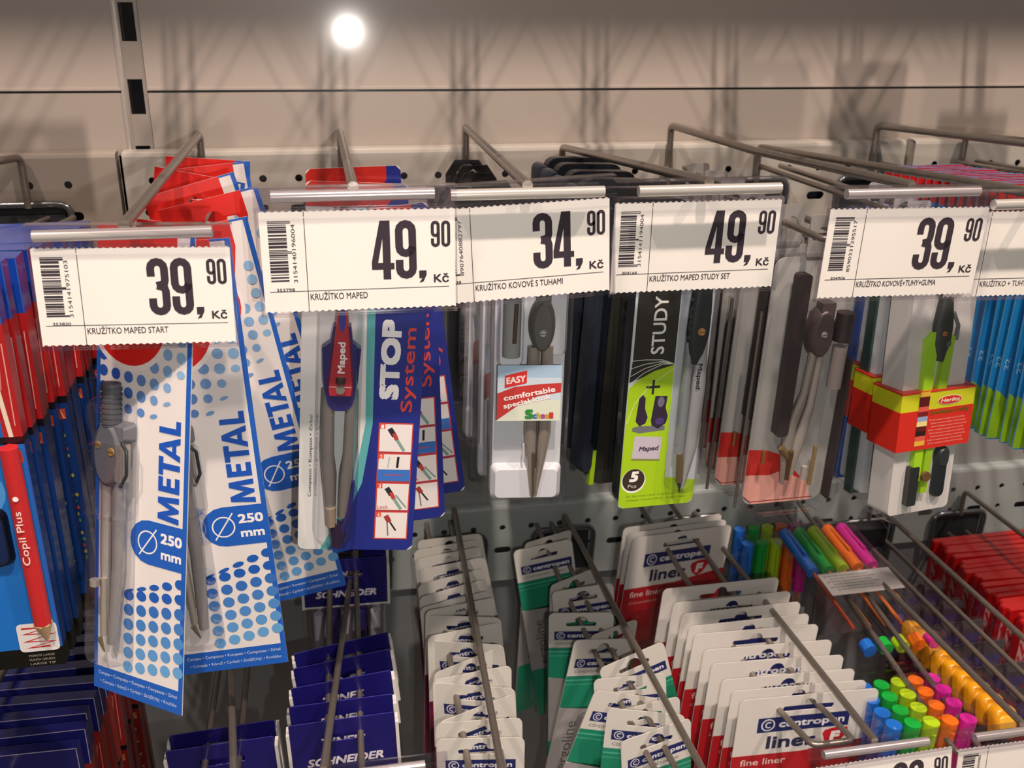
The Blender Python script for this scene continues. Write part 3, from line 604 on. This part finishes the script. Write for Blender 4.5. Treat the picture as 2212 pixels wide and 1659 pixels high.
# ------------------------------------------------------------------ clear case sets (fifth hook)
def case_set():
    r = root('compass_case')
    b = B(); b.plate(rrect(-25, -155, 25, -10, 6), 3, 4, '#a9a8a4'); b.plate(rrect(-8, -12, 8, 12, 2), 3, 4, '#8e8c8a', [euro(0, 5, 1.6)]); b.build('backing_board', 'card', r)
    b = B(); b.poly([(-25, -149), (-19, -155), (-8, -155), (12, -142), (3, -132), (-6, -124), (-14, -121), (-25, -120)], 2.86, '#c23028'); b.poly([(-25, -149), (-19, -155), (19, -155), (14, -142), (6, -139), (0, -134), (-10, -137), (-25, -136)], 2.8, '#e3a597'); b.stroke([(-24.6, -149.6), (-20, -153.4), (20, -153.4)], .5, 2.7, '#8a2a24'); b.build('front_print', 'card', r)
    b = B(); b.bulge(rrect(-27, -158, 27, -8, 8), 5, -9, 1.6, '#ffffff'); b.plate(rrect(-28, -159, 28, -6, 8), 4.4, 5.2, '#ffffff'); b.build('clear_case', 'clear', r)
    b = B(); b.tube([(-27.4, 6, -158), (-27.4, 6, -40)], .9, '#8a8078', n=6); b.build('rear_edge_rod', 'metal', r)
    b = B(); b.plate(rrect(-15, -109, -7.6, -17, 2), -6, 0, '#2f2426'); b.build('pencil_eraser', 'matte', r)
    b = B(); b.bulge(ell(4, -50, 7.6, 14.5, n=24), 1, -7, 2.6, '#4c4041', True, 3); b.box(1, 9, -6, 0, -41, -33, '#4c4041'); cp = b.build('compass', 'plastic', r)
    b = B(); screw(b, 4, -7, -50, 1.9, '#b9bcc0'); b.build('rivet', 'steel', cp)
    b = B(); taper(b, [(1.6, -60, 2.2, -3), (0, -85, 2, -3), (-5, -104, 4, -3), (-5.6, -122, 3.2, -3), (-5, -140, .8, -3)], '#a8a098', 4.5); b.build('leg', 'steel', cp)
    b = B(); taper(b, [(6, -60, 2, -3), (5, -92, 2.4, -3), (1.6, -112, 3.8, -3), (-1, -134, 2, -3)], '#b8b0a8', 4.5); b.build('leg', 'steel', cp)
    b = B(); b.tube([(-4.4, -6, -118), (-4, -6, -136)], 1.9, '#6d5330', r1=1); b.tube([(-10, -5, -116), (-5, -5, -122)], 2, '#8a744e'); b.build('needle_holder', 'steel', cp)
    b = B(); b.tube([(17, -4, -82), (17, -4, -58)], 3.9, '#9a8f8a', n=12); tb = b.build('lead_tube', 'tray', r)
    b = B(); b.tube([(17, -4, -55), (17, -4, -39)], 4.9, '#271d1f', n=12); b.build('tube_cap', 'matte', tb)
    b = B(); b.tube([(13, -3, -118), (12.6, -3, -142)], 1.1, '#a68c5c'); b.build('spare_point', 'steel', r); b = B(); b.tube([(8, -3, -130), (8, -3, -138)], 1.8, '#c9c4ba'); b.build('spare_screw', 'steel', r); b = B(); b.tube([(-19, -3, -118), (-19, -3, -126)], 1.2, '#a06a40'); b.build('spare_point', 'steel', r)
    b = B(); b.plate(rrect(24.6, -152, 26, -66, .6), -5, 2, '#2f2426'); b.build('dark_side_strip', 'matte', r)
    return r
cs = case_set()
stack(cs, [(249.5, 456, -110, 4, 1, 1.5), (243, 480, -109, 6, 1, 2), (243, 505, -109, 8, 0, 1), (243, 532, -108, 6, 0, 2), (242, 560, -108, 4, 0, 1), (243, 590, -108, 3, 0, 2), (243, 622, -108, 3, 0, 1)],
      '{o} clear compass case with red foot from the front on the fifth hook', 'compass case', 'clear compass cases on the fifth hook')

# ------------------------------------------------------------------ neon compass boxes (sixth hook)
def neon_box(body='#d9d7d3', inner=True, nm='compass_box'):
    r = root(nm)
    b = B(); b.bulge(rrect(-22.5, -162, 22.5, -4, 3), 14, -2, .8, '#cfd6d8' if not inner else body)
    if not inner: b.box(-23.6, 23.6, 5, 14.6, -163, -3, body)
    b.build('tray', 'tray', r); b = B(); b.plate(rrect(-8, -6, 8, 12, 2), 12, 13, '#b9b9bb', [euro(2, 5, 1.6)]); b.build('hanging_tab', 'tray', r)
    b = B(); b.bulge(rrect(-25, -165, 25, -2, 4), 16, -6, .8, '#ffffff'); b.build('clear_cover', 'clear', r)
    y = -6.6
    b = B(); b.box(-25.6, 25.6, y, 16.6, -106, -86, '#c9cc24'); b.box(-25.7, 25.7, y - .1, 16.7, -120, -96.5, '#cc2a1e'); b.box(-25.8, 25.8, y - .2, 16.8, -86.4, -85.4, '#c8331f'); sl = b.build('paper_sleeve', 'card', r)
    if inner:
        b = B(); cols = ['#e0b23a', '#5a1414', '#5a1414', '#d9584a', '#7a1a1a', '#8fa4c8', '#e8d88a', '#5a1414', '#2a1410', '#d9584a', '#e0b23a']
        for k, c in enumerate(cols): b.rect(-13.5, -88.5 - k * 2.9, -6.4, -85.6 - k * 2.9, y - .3, c)
        b.poly(ell(8, -92, 8.6, 2.7, n=20), y - .3, '#f2e9d8'); b.poly(ell(8, -92, 8.2, 2.4, n=20), y - .36, '#cc2a1e'); b.text('Herlitz', 1.6, -93, 2.2, y - .42, '#f5eedc', bold=.02, width=13, shear=.25)
        b.text('Zirkelkasten 2-teilig', -5, -99.4, 2.2, y - .3, '#5d6414', bold=.02, width=27, shear=.1)
        for k in range(8): b.text('Zirkel compass compas circini cyrkiel', -5 + (k % 3), -103.4 - k * 2, 1, y - .3, '#e8b4a4', width=25)
        b.build('sleeve_print', 'card', sl)
        b = B(); taper(b, [(-1, -14, 3, -4), (-1.5, -34, 4, -4), (-1.4, -48, 6.4, -4), (-1.4, -59, 6.2, -4), (-1.6, -69, 2, -4)], '#343a37', 7, 12); b.tube([(4, -5, -42), (8.4, -5, -50), (8, -5, -58)], 1.1, '#6c7270'); cp = b.build('compass', 'matte', r)
        b = B(); screw(b, -2.8, -7.6, -53, 1.6, '#b57c4a'); b.poly(ell(.6, -59, 1.8), -7.8, '#5f6b66'); b.build('rivet', 'steel', cp)
        b = B(); b.plate([(-12, -57), (-7, -52), (-4.4, -66), (-5, -140), (-10.4, -140), (-11.4, -70)], -5.6, -2.2, '#a8e010'); b.plate(rrect(-12.6, -155, -6, -131, 1), -5.8, -2.2, '#222624'); b.build('leg', 'neon', cp)
        b = B(); b.plate([(1, -64), (4, -54), (7, -56), (6, -80), (2, -118), (1, -148), (-3.4, -148), (-3, -118)], -5.6, -2.2, '#9ac914'); b.build('leg', 'neon', cp)
        b = B(); b.tube([(-2.4, -6, -137), (-2.4, -8, -137)], 3, '#7a5c3c', n=12); b.build('lock_screw', 'steel', cp)
        b = B(); b.bulge(rrect(6.4, -153, 14.6, -122, 4), -1.4, -6, 1.4, '#20262a', True, 2); b.bulge(rrect(6, -134, 15, -121, 4), -1.6, -6.4, 1.4, '#2a3134', True, 2); b.build('lead_case', 'plastic', r)
    return r
nb = neon_box()
P = [neon_box('#39504c', False), neon_box('#1146a0', False), neon_box('#8fa6aa', False), neon_box('#1146a0', False)]
stack(nb, [(325.5, 462, -111, 9.6, -4, .9)], ['front neon lime compass in a white box with red and yellow sleeve'], 'compass box', 'sleeved compass boxes on the sixth hook')
stack(None, [(325, 484, -110.5, 8, -2, 1), (327, 501, -110, 8, -1, 1), (328, 518, -109.5, 7, 0, 1), (330, 535, -109, 6, 0, 1)],
      ['dark green sleeved compass box directly behind the lime one', 'blue sleeved compass box right behind the dark green one', 'pale grey sleeved compass box between two blue ones', 'rearmost sleeved compass box, blue, on the sixth hook'], 'compass box', 'sleeved compass boxes on the sixth hook', protos=P)
for o in P: o.scale.y = .7

# ------------------------------------------------------------------ blue and green cards (seventh hook)
def bluegreen():
    r = root('blue_card')
    b = B(); b.plate(rrect(-30, -163, 30, 8, 2, 2), 0, 1.2, '#1c7cc0', [euro(0, 12, 2)], edge='#5fa8d8'); b.build('backing_card', 'gloss', r)
    b = B(); b.rect(-30, -162, 30, -134, -.1, '#86b41e'); b.poly([(-30, -134), (-30, -126), (-20, -134)], -.12, '#86b41e'); b.build('green_foot', 'gloss', r); b = B(); b.rect(-30, -12, 30, 7.8, -.1, '#c6221e'); b.build('red_head', 'gloss', r)
    b = B(); b.text('22', -25, -112, 3.2, -.16, '#9cc8e4', rot=90, width=8); b.build('lettering', 'gloss', r)
    b = B(); b.bulge(rrect(-26, -140, 26, -20, 4), -.3, -9, 2, '#ffffff'); b.build('clear_blister', 'clear', r)
    return r
stack(bluegreen(), [(410 + (690 - (494 + k * 6.4)) * .37, 494 + k * 6.4, -112, -2 + 1.5 * math.sin(k), 0, 1.0 * math.cos(k * 1.7)) for k in range(25)], '{o} blue card with green foot and red head from the front, at the right edge', 'blister card', 'blue and green cards on the seventh hook')

# ------------------------------------------------------------------ pencil packs (left)
def pencil_pack(front=False, top='#123f9e', mid='#a81e20', low='#14336f', h=176, violet=False):
    r = root('pencil_pack'); w = 45
    b = B(); b.box(-w, w, 0, 7, -12, 12, top); b.box(-w, w, 0, 7, -61, -12, mid); b.box(-w, w, 0, 7, -64.5, -61, '#141018'); b.box(-w, w, 0, 7, -166, -64.5, low); b.box(-w, w, 0, 7, -h, -166, '#15140f'); b.build('carton', 'gloss', r)
    b = B(); y = -.1
    b.rect(-w, -12, w, 11.9, y, top, ) if not front else b.rect(-w, -12, w, 11.9, y, top)
    b.poly([(-w, -61), (w, -61), (w, -12), (-w, -12)], y, mid); b.rect(-w, -64.5, w, -61, y - .04, '#141018')
    b.rect(w - .4, -12, w, 12, y - .1, '#3f5fae' if not violet else '#bdb6cf'); b.rect(-w, 11.5, w, 12, y - .1, '#33539f' if not violet else '#b9b2cc')  # light lines along right and top edges: highlights painted into the colour
    b.build('front_print', 'gloss', r); b = B(); b.rect(-w, -h, w, -166, y - .04, '#15140f'); b.build('black_foot', 'gloss', r)
    b = B(); y = -.24
    b.stroke([(w - 6.5, -30), (w - 4.4, -22), (w - 3.2, -22), (w - 5, -40)], .5, y, '#c8807c'); b.stroke([(w - 1.6, -20), (w - 2.2, -56)], .45, y, '#d89a92')
    b.rect(w - 6.6, -73, w - 1.6, -67.5, y, '#b0402c' if not violet else '#b8542c'); b.stroke([(w - 6, -72.5), (w - 4, -68), (w - 2.4, -72.5)], .5, y - .05, '#e0a070')
    rn = random.Random(3)
    for i in range(22):
        z = -78 - i * 3.6
        b.poly(ell(w - 4.2 + rn.uniform(-1.2, 1.2), z, .8, 1.1, n=8), y, ('#a03a3a', '#9a9440', '#3f7a48')[i % 3]); b.stroke([(w - 6.2, z), (w - 5, z + 1.6)], .35, y, '#c0b050')
    b.build('lettering', 'gloss', r)
    if front:
        b = B(); y = -.2
        b.poly([(-w, -12), (38, -12), (41, -61), (-w, -61)], y, '#1b62b0'); b.poly([(35.6, -12), (37.4, -12), (41.4, -61), (39.6, -61)], y - .05, '#ddd2bc'); b.rect(37.4, -61, w, -12, y - .02, mid)
        b.rect(-w, -166, w, -64.5, y, '#1f6fc4'); b.poly(ell(12, -86, 22, 16, n=24), y - .04, '#4f9be0'); b.poly(ell(12, -84, 13, 9, n=24), y - .07, '#a9d2ee'); b.rect(w - .8, -166, w, -64.5, y - .05, '#2d5fb8')
        b.build('photo_panel', 'gloss', r)
        b = B(); b.bulge(rrect(8, -122, 33, -93, 5), -.3, -3, 1.2, '#0c1220'); b.bulge(rrect(11, -120, 31, -96, 4), -3, -3.6, 1, '#14254e'); b.build('sharpener', 'plastic', r)
        b = B(); b.tube([(40, -4.2, -64), (40, -4.2, -150)], 4.1, '#c02a2c', n=6); pc = b.build('pencil', 'plastic', r)
        b = B(); b.tube([(40, -4.2, -150), (40, -3, -160)], 4.1, '#d9b98a', n=8, r1=.8); b.build('pencil_tip', 'matte', pc)
        b = B(); b.text('Copil Plus', 41.2, -118, 3, -8.5, '#f0d6d2', rot=90, bold=.01, width=26); b.poly(ell(40.2, -86, 1.2), -8.5, '#f4f0ee'); b.build('pencil_lettering', 'card', pc)
        b = B(); b.poly(rrect(27, -167.5, 44, -152.5, 2), -.5, '#e9e6e4')
        b.stroke([(29, -155), (41, -155), (30, -158), (42, -158.6), (30, -162), (42, -162.6), (31, -165.4), (40, -165)], 1.0, -.56, '#c92a2a')
        for q, t in enumerate(('POINTE LARGE', 'PUNTA GRUESA', 'LARGE TIP')): b.text(t, 30, -170.4 - q * 2.2, 1.2, -.4, '#a09a90', width=11)
        b.build('logo_badge', 'card', r)
    return r
pp = pencil_pack(True); pq = pencil_pack()
stack(pp, [(-178, 401, -108, 0, 0, 0)], ['front pencil pack at the left frame edge with a red pencil and sharpener'], 'pencil pack', 'pencil packs on the left hook')
stack(pq, [(-178 + 1.5 * math.sin(k * 1.9), 414 + k * 12.6, -109.5 - 1.35 * k, 1.5 * math.sin(k * 2.7), 0, .5 * math.sin(k)) for k in range(13)],
      ['%s pencil pack from the front, blue and red edge at left' % ORD[k + 1] for k in range(13)], 'pencil pack', 'pencil packs on the left hook')
pv = pencil_pack(False, '#20226e', '#9c2a28', '#7c1f22', 176, True)
stack(pv, [(-196 + 1.2 * math.sin(k * 2.3), 447 + k * 14, -382, 2 * math.sin(k * 1.3) - 1, 0, .8 * math.sin(k * 1.1)) for k in range(11)],
      '{o} violet topped pencil pack from the front in the bottom left stack', 'pencil pack', 'violet pencil packs at bottom left')

# ------------------------------------------------------------------ navy packs
def navy_pack():
    r = root('pen_pack'); NV = '#1d1968'
    b = B(); b.plate(rrect(-29, -26, 29, 12, 1, 2), 0, .6, NV, [rrect(-12, -2.4, 12, 2.4, 1)], edge='#3c3a94'); b.build('header_card', 'gloss', r)
    for s in (-1, 1):
        b = B(); b.box(min(s * 29, s * 30.8), max(s * 29, s * 30.8), -1, 7, -26.4, 6, '#dcd9d4'); b.build('side_edge', 'card', r)
    b = B(); b.rect(-29, -26.4, 29, -25, -.1, '#d5d2ce'); b.build('bottom_edge', 'card', r)
    b = B(); b.text('SCHNEIDER', -21, -18, 5.2, -.16, '#e8e4ee', bold=.03, width=42, shear=.25); b.build('lettering', 'gloss', r)
    b = B(); b.bulge(rrect(-27, -150, 27, -26, 3), 7, -5, 1.5, '#ffffff'); b.build('clear_blister', 'clear', r)
    for k, c in enumerate(('#b9b7c8', '#4a3f8a', '#d8d6dc', '#3a2f7a', '#c9c7cf')):
        b = B(); b.tube([(-20 + k * 10, 1.5, -142), (-20 + k * 10, 1.5, -32)], 3.6, c, n=10); b.build('pen', 'plastic', r)
    return r
np_ = navy_pack()
stack(np_, [(-11, 441, -379, 0, 0, -1.5), (-11, 456, -378.6, -1, 0, -2), (-10, 474, -378, 2, 0, -4), (-9, 492, -377, 3, 0, -5), (-9, 508, -377, 5, 0, -5.5), (-6, 597, -372, 0, 0, 1), (-5, 622, -371, 1, 0, 0)],
      ['front navy SCHNEIDER pack above the bottom price tag', 'second navy SCHNEIDER pack from the front', 'third navy SCHNEIDER pack from the front', 'fourth navy SCHNEIDER pack from the front', 'fifth navy SCHNEIDER pack, highest of the front bunch',
       'navy SCHNEIDER pack hanging alone farther back, white lower edge', 'rearmost navy SCHNEIDER pack under the STOP card'], 'pen pack', 'navy pen packs')
stack(fresh(np_), [(-78, 449, -393, 0, 0, -2), (-78, 462, -393, 1, 0, -2)], ['dark navy pack at the bottom edge left of the SCHNEIDER bunch', 'dark navy pack behind the one at the bottom edge, left of the SCHNEIDER bunch'], 'pen pack', 'navy packs at bottom left')
for o in C.objects:
    if o.parent is None and 'used' in o.keys(): del o['used']

# ------------------------------------------------------------------ white cards
NB = '#232b66'
def logo_band(b, x0, x1, z0, z1, word='centropen'):
    b.rect(x0, z0, x1, z1, -.1, NB); h = z1 - z0; cz = (z0 + z1) / 2
    b.poly(ell(x0 + h * .62, cz, h * .42, n=18), -.15, '#d9d9e4'); b.poly(ell(x0 + h * .62, cz, h * .33, n=18), -.19, NB); b.stroke(arc(x0 + h * .66, cz, h * .18, 50, 310, 8), h * .09, -.23, '#d9d9e4')
    b.text(word, x0 + h * 1.3, cz - h * .2, h * .46, -.16, '#e6e6ee', bold=.035, width=(x1 - x0) - h * 1.6)
def liner_card():
    r = root('liner_card')
    b = B(); b.plate(rrect(-46, -120, 46, 9, 4, 4, (0, 1, 1, 0)), 0, .6, '#dcd9d4', [euro(0, 16, 2.4)], edge='#c8c6c2'); b.build('backing_card', 'card', r)
    b = B(); logo_band(b, -32, 29, -17, -6); b.build('brand_band', 'card', r)
    b = B(); b.text('liner', -24, -29.6, 9.5, -.12, '#2b2f52', bold=.03, width=32)
    b.poly([(14, -19.5), (22, -17.6), (29, -18.4), (30, -22), (25, -29), (20, -31.5), (15, -28), (12.6, -22)], -.12, '#c3212b'); b.text('F', 18.6, -28, 7, -.18, '#f1ecea', bold=.06, width=5, shear=.1); b.build('lettering', 'card', r)
    b = B(); b.poly([(-46, -120), (46, -120), (46, -28), (30, -30), (0, -34), (-46, -34)], -.1, '#b31f28'); b.text('fine liner', -40, -42, 5, -.16, '#ead0cc', bold=.01, width=30); b.text('0,3 mm permanent ink', -40, -48, 2.4, -.16, '#d9a9a4', width=26); b.build('red_print', 'card', r)
    b = B(); b.bulge(rrect(-38, -118, 38, -54, 3), -.3, -8, 2, '#ffffff'); b.build('clear_blister', 'clear', r)
    return r
L = [(271.6, 444.1, -406.7, -.4, 0, 1.7), (269.9, 454.5, -408.1, 1, 0, 3), (266.2, 462.7, -405.3, 1.3, 0, 3), (264.4, 475.2, -403, .4, 0, 3.3), (262.5, 486.5, -399.9, 2.3, 0, 3.6), (259.7, 499.2, -396.4, 4.2, 0, 4.7), (259.2, 509.8, -396.4, 6.2, 0, 4.3),
     (256.4, 517.5, -391.5, 7, 0, 5), (254.5, 529.3, -390.5, 7, 0, 4.8), (250.2, 539.3, -385.3, 7.9, 0, 5), (244.9, 604.8, -381.1, 15.5, 0, 6.6), (244.2, 614.2, -382, 14.8, 0, 5.5), (244.4, 623.7, -382.4, 15.1, 0, 5.3)]
stack(liner_card(), [(a, b_, c + 6, d, e, f) for a, b_, c, d, e, f in L], ['%s white and red liner card from the front of the wide card row' % ORD[k] for k in range(10)] + ['front liner card of the three hanging at the back, below the STUDY pack', 'middle liner card of the three hanging at the back', 'rearmost liner card below the STUDY pack'], 'marker card', 'liner cards on the lower hook')
def small_card():
    r = root('marker_card')
    b = B(); b.plate(rrect(-25, -110, 25, 9, 4, 4, (0, 1, 1, 0)), 0, .6, '#d9d7d0', [euro(0, 12, 2.2)], edge='#c6c4be'); b.build('backing_card', 'card', r)
    b = B(); logo_band(b, -20, 20, -13.5, -6); b.build('brand_band', 'card', r)
    b = B(); b.rect(-25, -110, 25, -42, -.1, '#7c1f4a'); b.text('marker', -18, -24, 6, -.12, '#2b2f52', bold=.02, width=30); b.build('lettering', 'card', r)
    b = B(); b.bulge(rrect(-16, -106, 16, -40, 4), -.3, -10, 2, '#ffffff'); b.build('clear_blister', 'clear', r)
    return r
Lc = [(74.2, 643.1, -391.4, -12, 0, -9.0), (69.6, 631.2, -391, 8, 0, -2), (69.3, 617.8, -389.9, 8, 0, -3), (71.6, 605.2, -391.1, -5, 0, -10), (68.9, 589.3, -391.9, 10, 0, -4.5), (68.1, 576.2, -393, 12, 0, -4), (67.6, 564.1, -394.1, 11, 0, -3), (69.4, 551.7, -390.2, 12.8, 0, 2), (70.5, 538.4, -391.1, -19.8, 0, -4.8),
      (68.8, 525.5, -391.9, 9.7, 0, 0), (68.7, 512.7, -393.4, -25, 0, -7), (68, 499.3, -396, 22, 0, -1.2), (68.2, 486.6, -396.2, 6, 0, -.5), (68.1, 475.6, -397.4, -20, 0, -2.8), (67.3, 456.7, -398.1, 17.2, 0, -2.9), (66.5, 447, -399.3, -5.8, 0, -1), (64.9, 432.5, -399.4, -8.2, 0, 0)]
stack(small_card(), [(a, b_, c + 6, d, e, f) for a, b_, c, d, e, f in reversed(Lc)], '{o} narrow white marker card from the front in the column left of the green cards', 'marker card', 'narrow white cards on the lower hook')
def green_card():
    r = root('marker_card')
    b = B(); b.plate(rrect(-23, -150, 23, 9, 4, 4, (0, 1, 1, 0)), 0, .6, '#dad8d2', [euro(0, 10, 2.2)], edge='#c6c4be'); b.build('backing_card', 'card', r)
    b = B(); logo_band(b, -19, 21, -13.5, -6.2); b.build('brand_band', 'card', r)
    b = B(); b.rect(-23, -46, 23, -20, -.1, '#1f8a6c'); b.poly([(-23, -46), (23, -46), (23, -56), (14, -49), (0, -45), (-12, -45)], -.14, '#1f8a6c'); b.rect(-23, -24, 23, -23, -.15, '#57b89a'); b.rect(-23, -27.4, 23, -26.6, -.15, '#46a98a'); b.build('green_print', 'card', r); b = B(); b.rect(-23, -150, 23, -104, -.1, '#1f8a6c'); b.build('green_foot_print', 'card', r)
    b = B(); b.text('CD•DVD•BD marker', -18, -17.6, 2.2, -.12, '#5d5f60', width=33); b.build('small_lettering', 'card', r); b = B(); b.poly([(-23, -104), (23, -104), (23, -56), (14, -49), (0, -45), (-12, -45), (-23, -47)], -.09, '#9d9b9c'); b.text('ergoline', -8, -100, 8, -.16, '#4f5254', rot=90, width=42); b.build('lettering', 'card', r)
    b = B(); b.bulge(rrect(-8, -146, 16, -50, 6), -.3, -12, 3, '#ffffff'); b.build('clear_blister', 'clear', r)
    return r
Lg = [(152, 649.1, -401.8, 25, 0, 3), (143.9, 629, -396.7, 0, 0, -8.2), (163.1, 607.3, -413, 25, 0, 0), (164.8, 587.2, -410, -3.4, 0, -6), (156.5, 560.3, -413, -9.8, 0, -1), (177.3, 549.1, -420, 28, 0, 7), (165.9, 535.6, -419, 6.8, 0, 10), (175.8, 497.6, -404.2, 6, 0, -16), (168.6, 482.1, -408.9, -8, 0, -5), (162.1, 474, -415.6, 2.4, 0, 18), (172.5, 461.1, -414, 5.5, 0, -3), (164.9, 440.9, -402, -14, 0, 3), (168.3, 428.9, -405.3, 10.7, 0, -4.8)]
stack(green_card(), [(a, b_, c + 6, d, e, f) for a, b_, c, d, e, f in reversed(Lg)], '{o} white and green ergoline marker card from the front, hanging askew', 'marker card', 'green marker cards on the lower hook')

# ------------------------------------------------------------------ fluorescent pens
PC = ['#1f6fd0', '#18b040', '#b8dc20', '#f5741c', '#d4209c']
def pen_pack(rn=0, w=31):
    r = root('pen_pack')
    b = B(); b.bulge(rrect(-w - 1, -138, w + 1, 4, 3), 8, -8, 1, '#ffffff'); b.plate(rrect(-12, 3, 12, 16, 2), 0, .5, '#ffffff', [euro(8, 7, 1.8)]); b.build('clear_wallet', 'clear', r)
    for k, c in enumerate(PC):
        x = -w + w / 5 + k * w * .4
        b = B(); b.tube([(x, 0, -50), (x, 0, -4), (x, 0, 0)], 5, c, n=12); b.tube([(x, -5, -6), (x, -6.4, -36)], 1.5, c, n=6); p = b.build('pen', 'neon', r)
        b = B(); b.tube([(x, 0, -128), (x, 0, -50)], 4, '#c9c2c0', n=10); b.build('barrel', 'clear', p)
        b = B(); b.tube([(x, 0, -112), (x, 0, -52)], 1.5, '#f08038' if k else '#d05838', n=6); b.build('ink_refill', 'plastic', p)
        b = B(); b.tube([(x, 0, -135), (x, 0, -127)], 5, c, n=12); b.build('end_plug', 'neon', p)
    b = B(); b.rect(-w + 2, -86, w - 2, -62, -8.3, '#c3bfbd')
    for q in range(6): b.text('gel pen fluo fluorescent ink pastel', -w + 5 + (q % 2) * 4, -66 - q * 3, 1.4, -8.4, '#55505a', width=36)
    b.build('paper_label', 'card', r); return r
fp = pen_pack()
stack(fp, [(335, 414, -396, 0, 0, 3), (337, 430, -399, 2, 0, 1), (340, 446, -402, 0, 0, -1), (344, 462, -406, 2, 0, 1)], '{o} clear wallet of fluorescent pens from the front, hanging at bottom right', 'pen set', 'fluorescent pen sets on the lower hook')
stack(fresh(fp), [(367, 632, -392, 0, -83, -1), (344, 664, -404, 0, 0, 0), (346, 650, -410, 0, 0, 0)], ['clear wallet of fluorescent pens swung flat towards the front, white label up', 'clear wallet of fluorescent pens hanging at the very back by the beam', 'clear wallet of fluorescent pens just before the rearmost one'], 'pen set', 'fluorescent pen sets on the lower hook')
# black topped pack by the beam
r = root('blister_pack')
b = B(); b.bulge(rrect(-28, -18, 28, 4, 4), 6, -4, 2, '#15161a', True, 2); b.build('black_header', 'plastic', r)
b = B(); b.bulge(rrect(-27, -110, 27, -18, 3), 6, -6, 2, '#ffffff'); b.build('clear_blister', 'clear', r)
b = B(); b.plate(rrect(-26, -108, 26, -18, 3), 5, 5.6, '#5f5c60'); b.rect(-24, -40, 0, -22, 4.9, '#6b2a34'); b.poly([(4, -40), (26, -44), (20, -24)], 4.9, '#c9c4c2'); b.build('inner_card', 'card', r)
pose(r, 421, 655, -410); tag(r, 'black headed clear blister pack at the back below the lime compass box', 'blister pack')
# yellow capsules
def yellow_pack():
    r = root('eraser_pack')
    b = B(); b.bulge(rrect(-9, -22, 9, 0, 5), 3, -4, 2.5, '#e8a010', True, 3); b.bulge(rrect(-6, -18, 6, -6, 3), -4, -4.8, 1, '#f0b83a', True, 2); b.build('yellow_eraser', 'neon', r)
    b = B(); b.bulge(rrect(-12, -100, 12, 2, 4), 4, -5, 1, '#ffffff'); b.build('clear_wallet', 'clear', r)
    b = B(); b.plate(rrect(-11, -98, 11, -24, 2), 2, 2.6, '#3d2a30'); b.build('inner_card', 'card', r); return r
stack(yellow_pack(), [(403 + 1.4 * k * .6, 437 + k * 13.5, -412 - k * 1.5, 5, -25, 10) for k in range(9)], '{o} yellow eraser pack from the front in the row behind the corner price tag', 'eraser pack', 'yellow eraser packs')
def purple_pack():
    r = root('blister_pack')
    b = B(); b.bulge(rrect(-24, -110, 24, 8, 5), 5, -6, 2, '#ffffff'); b.build('clear_blister', 'clear', r)
    b = B(); b.plate(rrect(-23, -108, 23, 6, 3), 3, 3.6, '#4a4048'); b.rect(-22, -30, 22, -6, 2.9, '#473a66'); b.rect(-10, -60, 18, -34, 2.9, '#8a3038'); b.build('inner_card', 'card', r)
    for k, c in enumerate(('#5a4a8a', '#a83038', '#6a5a9a')):
        b = B(); b.bulge(rrect(-18 + k * 13, -60, -8 + k * 13, -20, 3), 2.5, -3, 1.5, c); b.build('marker_cap', 'plastic', r)
    return r
stack(purple_pack(), [(452, 470 + k * 26, -440, 4, 0, 3) for k in range(6)], '{o} clear blister pack with dark violet contents from the front, bottom right', 'blister pack', 'violet blister packs at bottom right')
def red_pack():
    r = root('red_pack')
    b = B(); b.plate(rrect(-55, -150, 55, 12, 3, 3), 0, 5.6, '#b01416', [euro(0, 14, 2.4)], edge='#a81214'); b.build('carton', 'gloss', r)
    b = B(); b.rect(-55, -60, -45, -2, -.1, '#a87a7c'); 
    for k in range(5): b.stroke([(-54, -6 - k * 12), (-50, -16 - k * 12), (-47, -4 - k * 12)], 2, -.2, '#9a1a22')
    b.build('stripe_print', 'gloss', r)
    b = B(); b.text('MAX', -40, -30, 12, -.1, '#d8a8a0', bold=.03, width=50); b.build('lettering', 'gloss', r); return r
stack(red_pack(), [(545 + 3 * math.sin(k * 1.7), 530 + k * 6.6, -437 + .3 * k, 1.2 * math.sin(k * 2.2), 0, 1.2 * math.sin(k)) for k in range(18)], '{o} red pack from the front in the stack at the right frame edge', 'red pack', 'red packs at the right edge')
# packs on the row above, out of view, that shade the wall
r = None
def overhead():
    r = root('hanging_pack'); b = B(); b.plate(rrect(-28, -60, 28, 14, 2), 0, 2, '#8a8078', [euro(0, 12, 2)]); b.build('backing_card', 'card', r); return r
stack(overhead(), [(388, 620, 84, 0, 0, 0), (470, 600, 84, 0, 0, 0), (-170, 600, 84, 0, 0, 0)], ['grey pack hanging on the sixth hook of the row above the frame', 'grey pack hanging on the last hook of the row above the frame', 'grey pack hanging at the left of the row above the frame'], 'pack', 'packs on the row above')
for o in C.objects:
    if 'used' in o.keys(): del o['used']
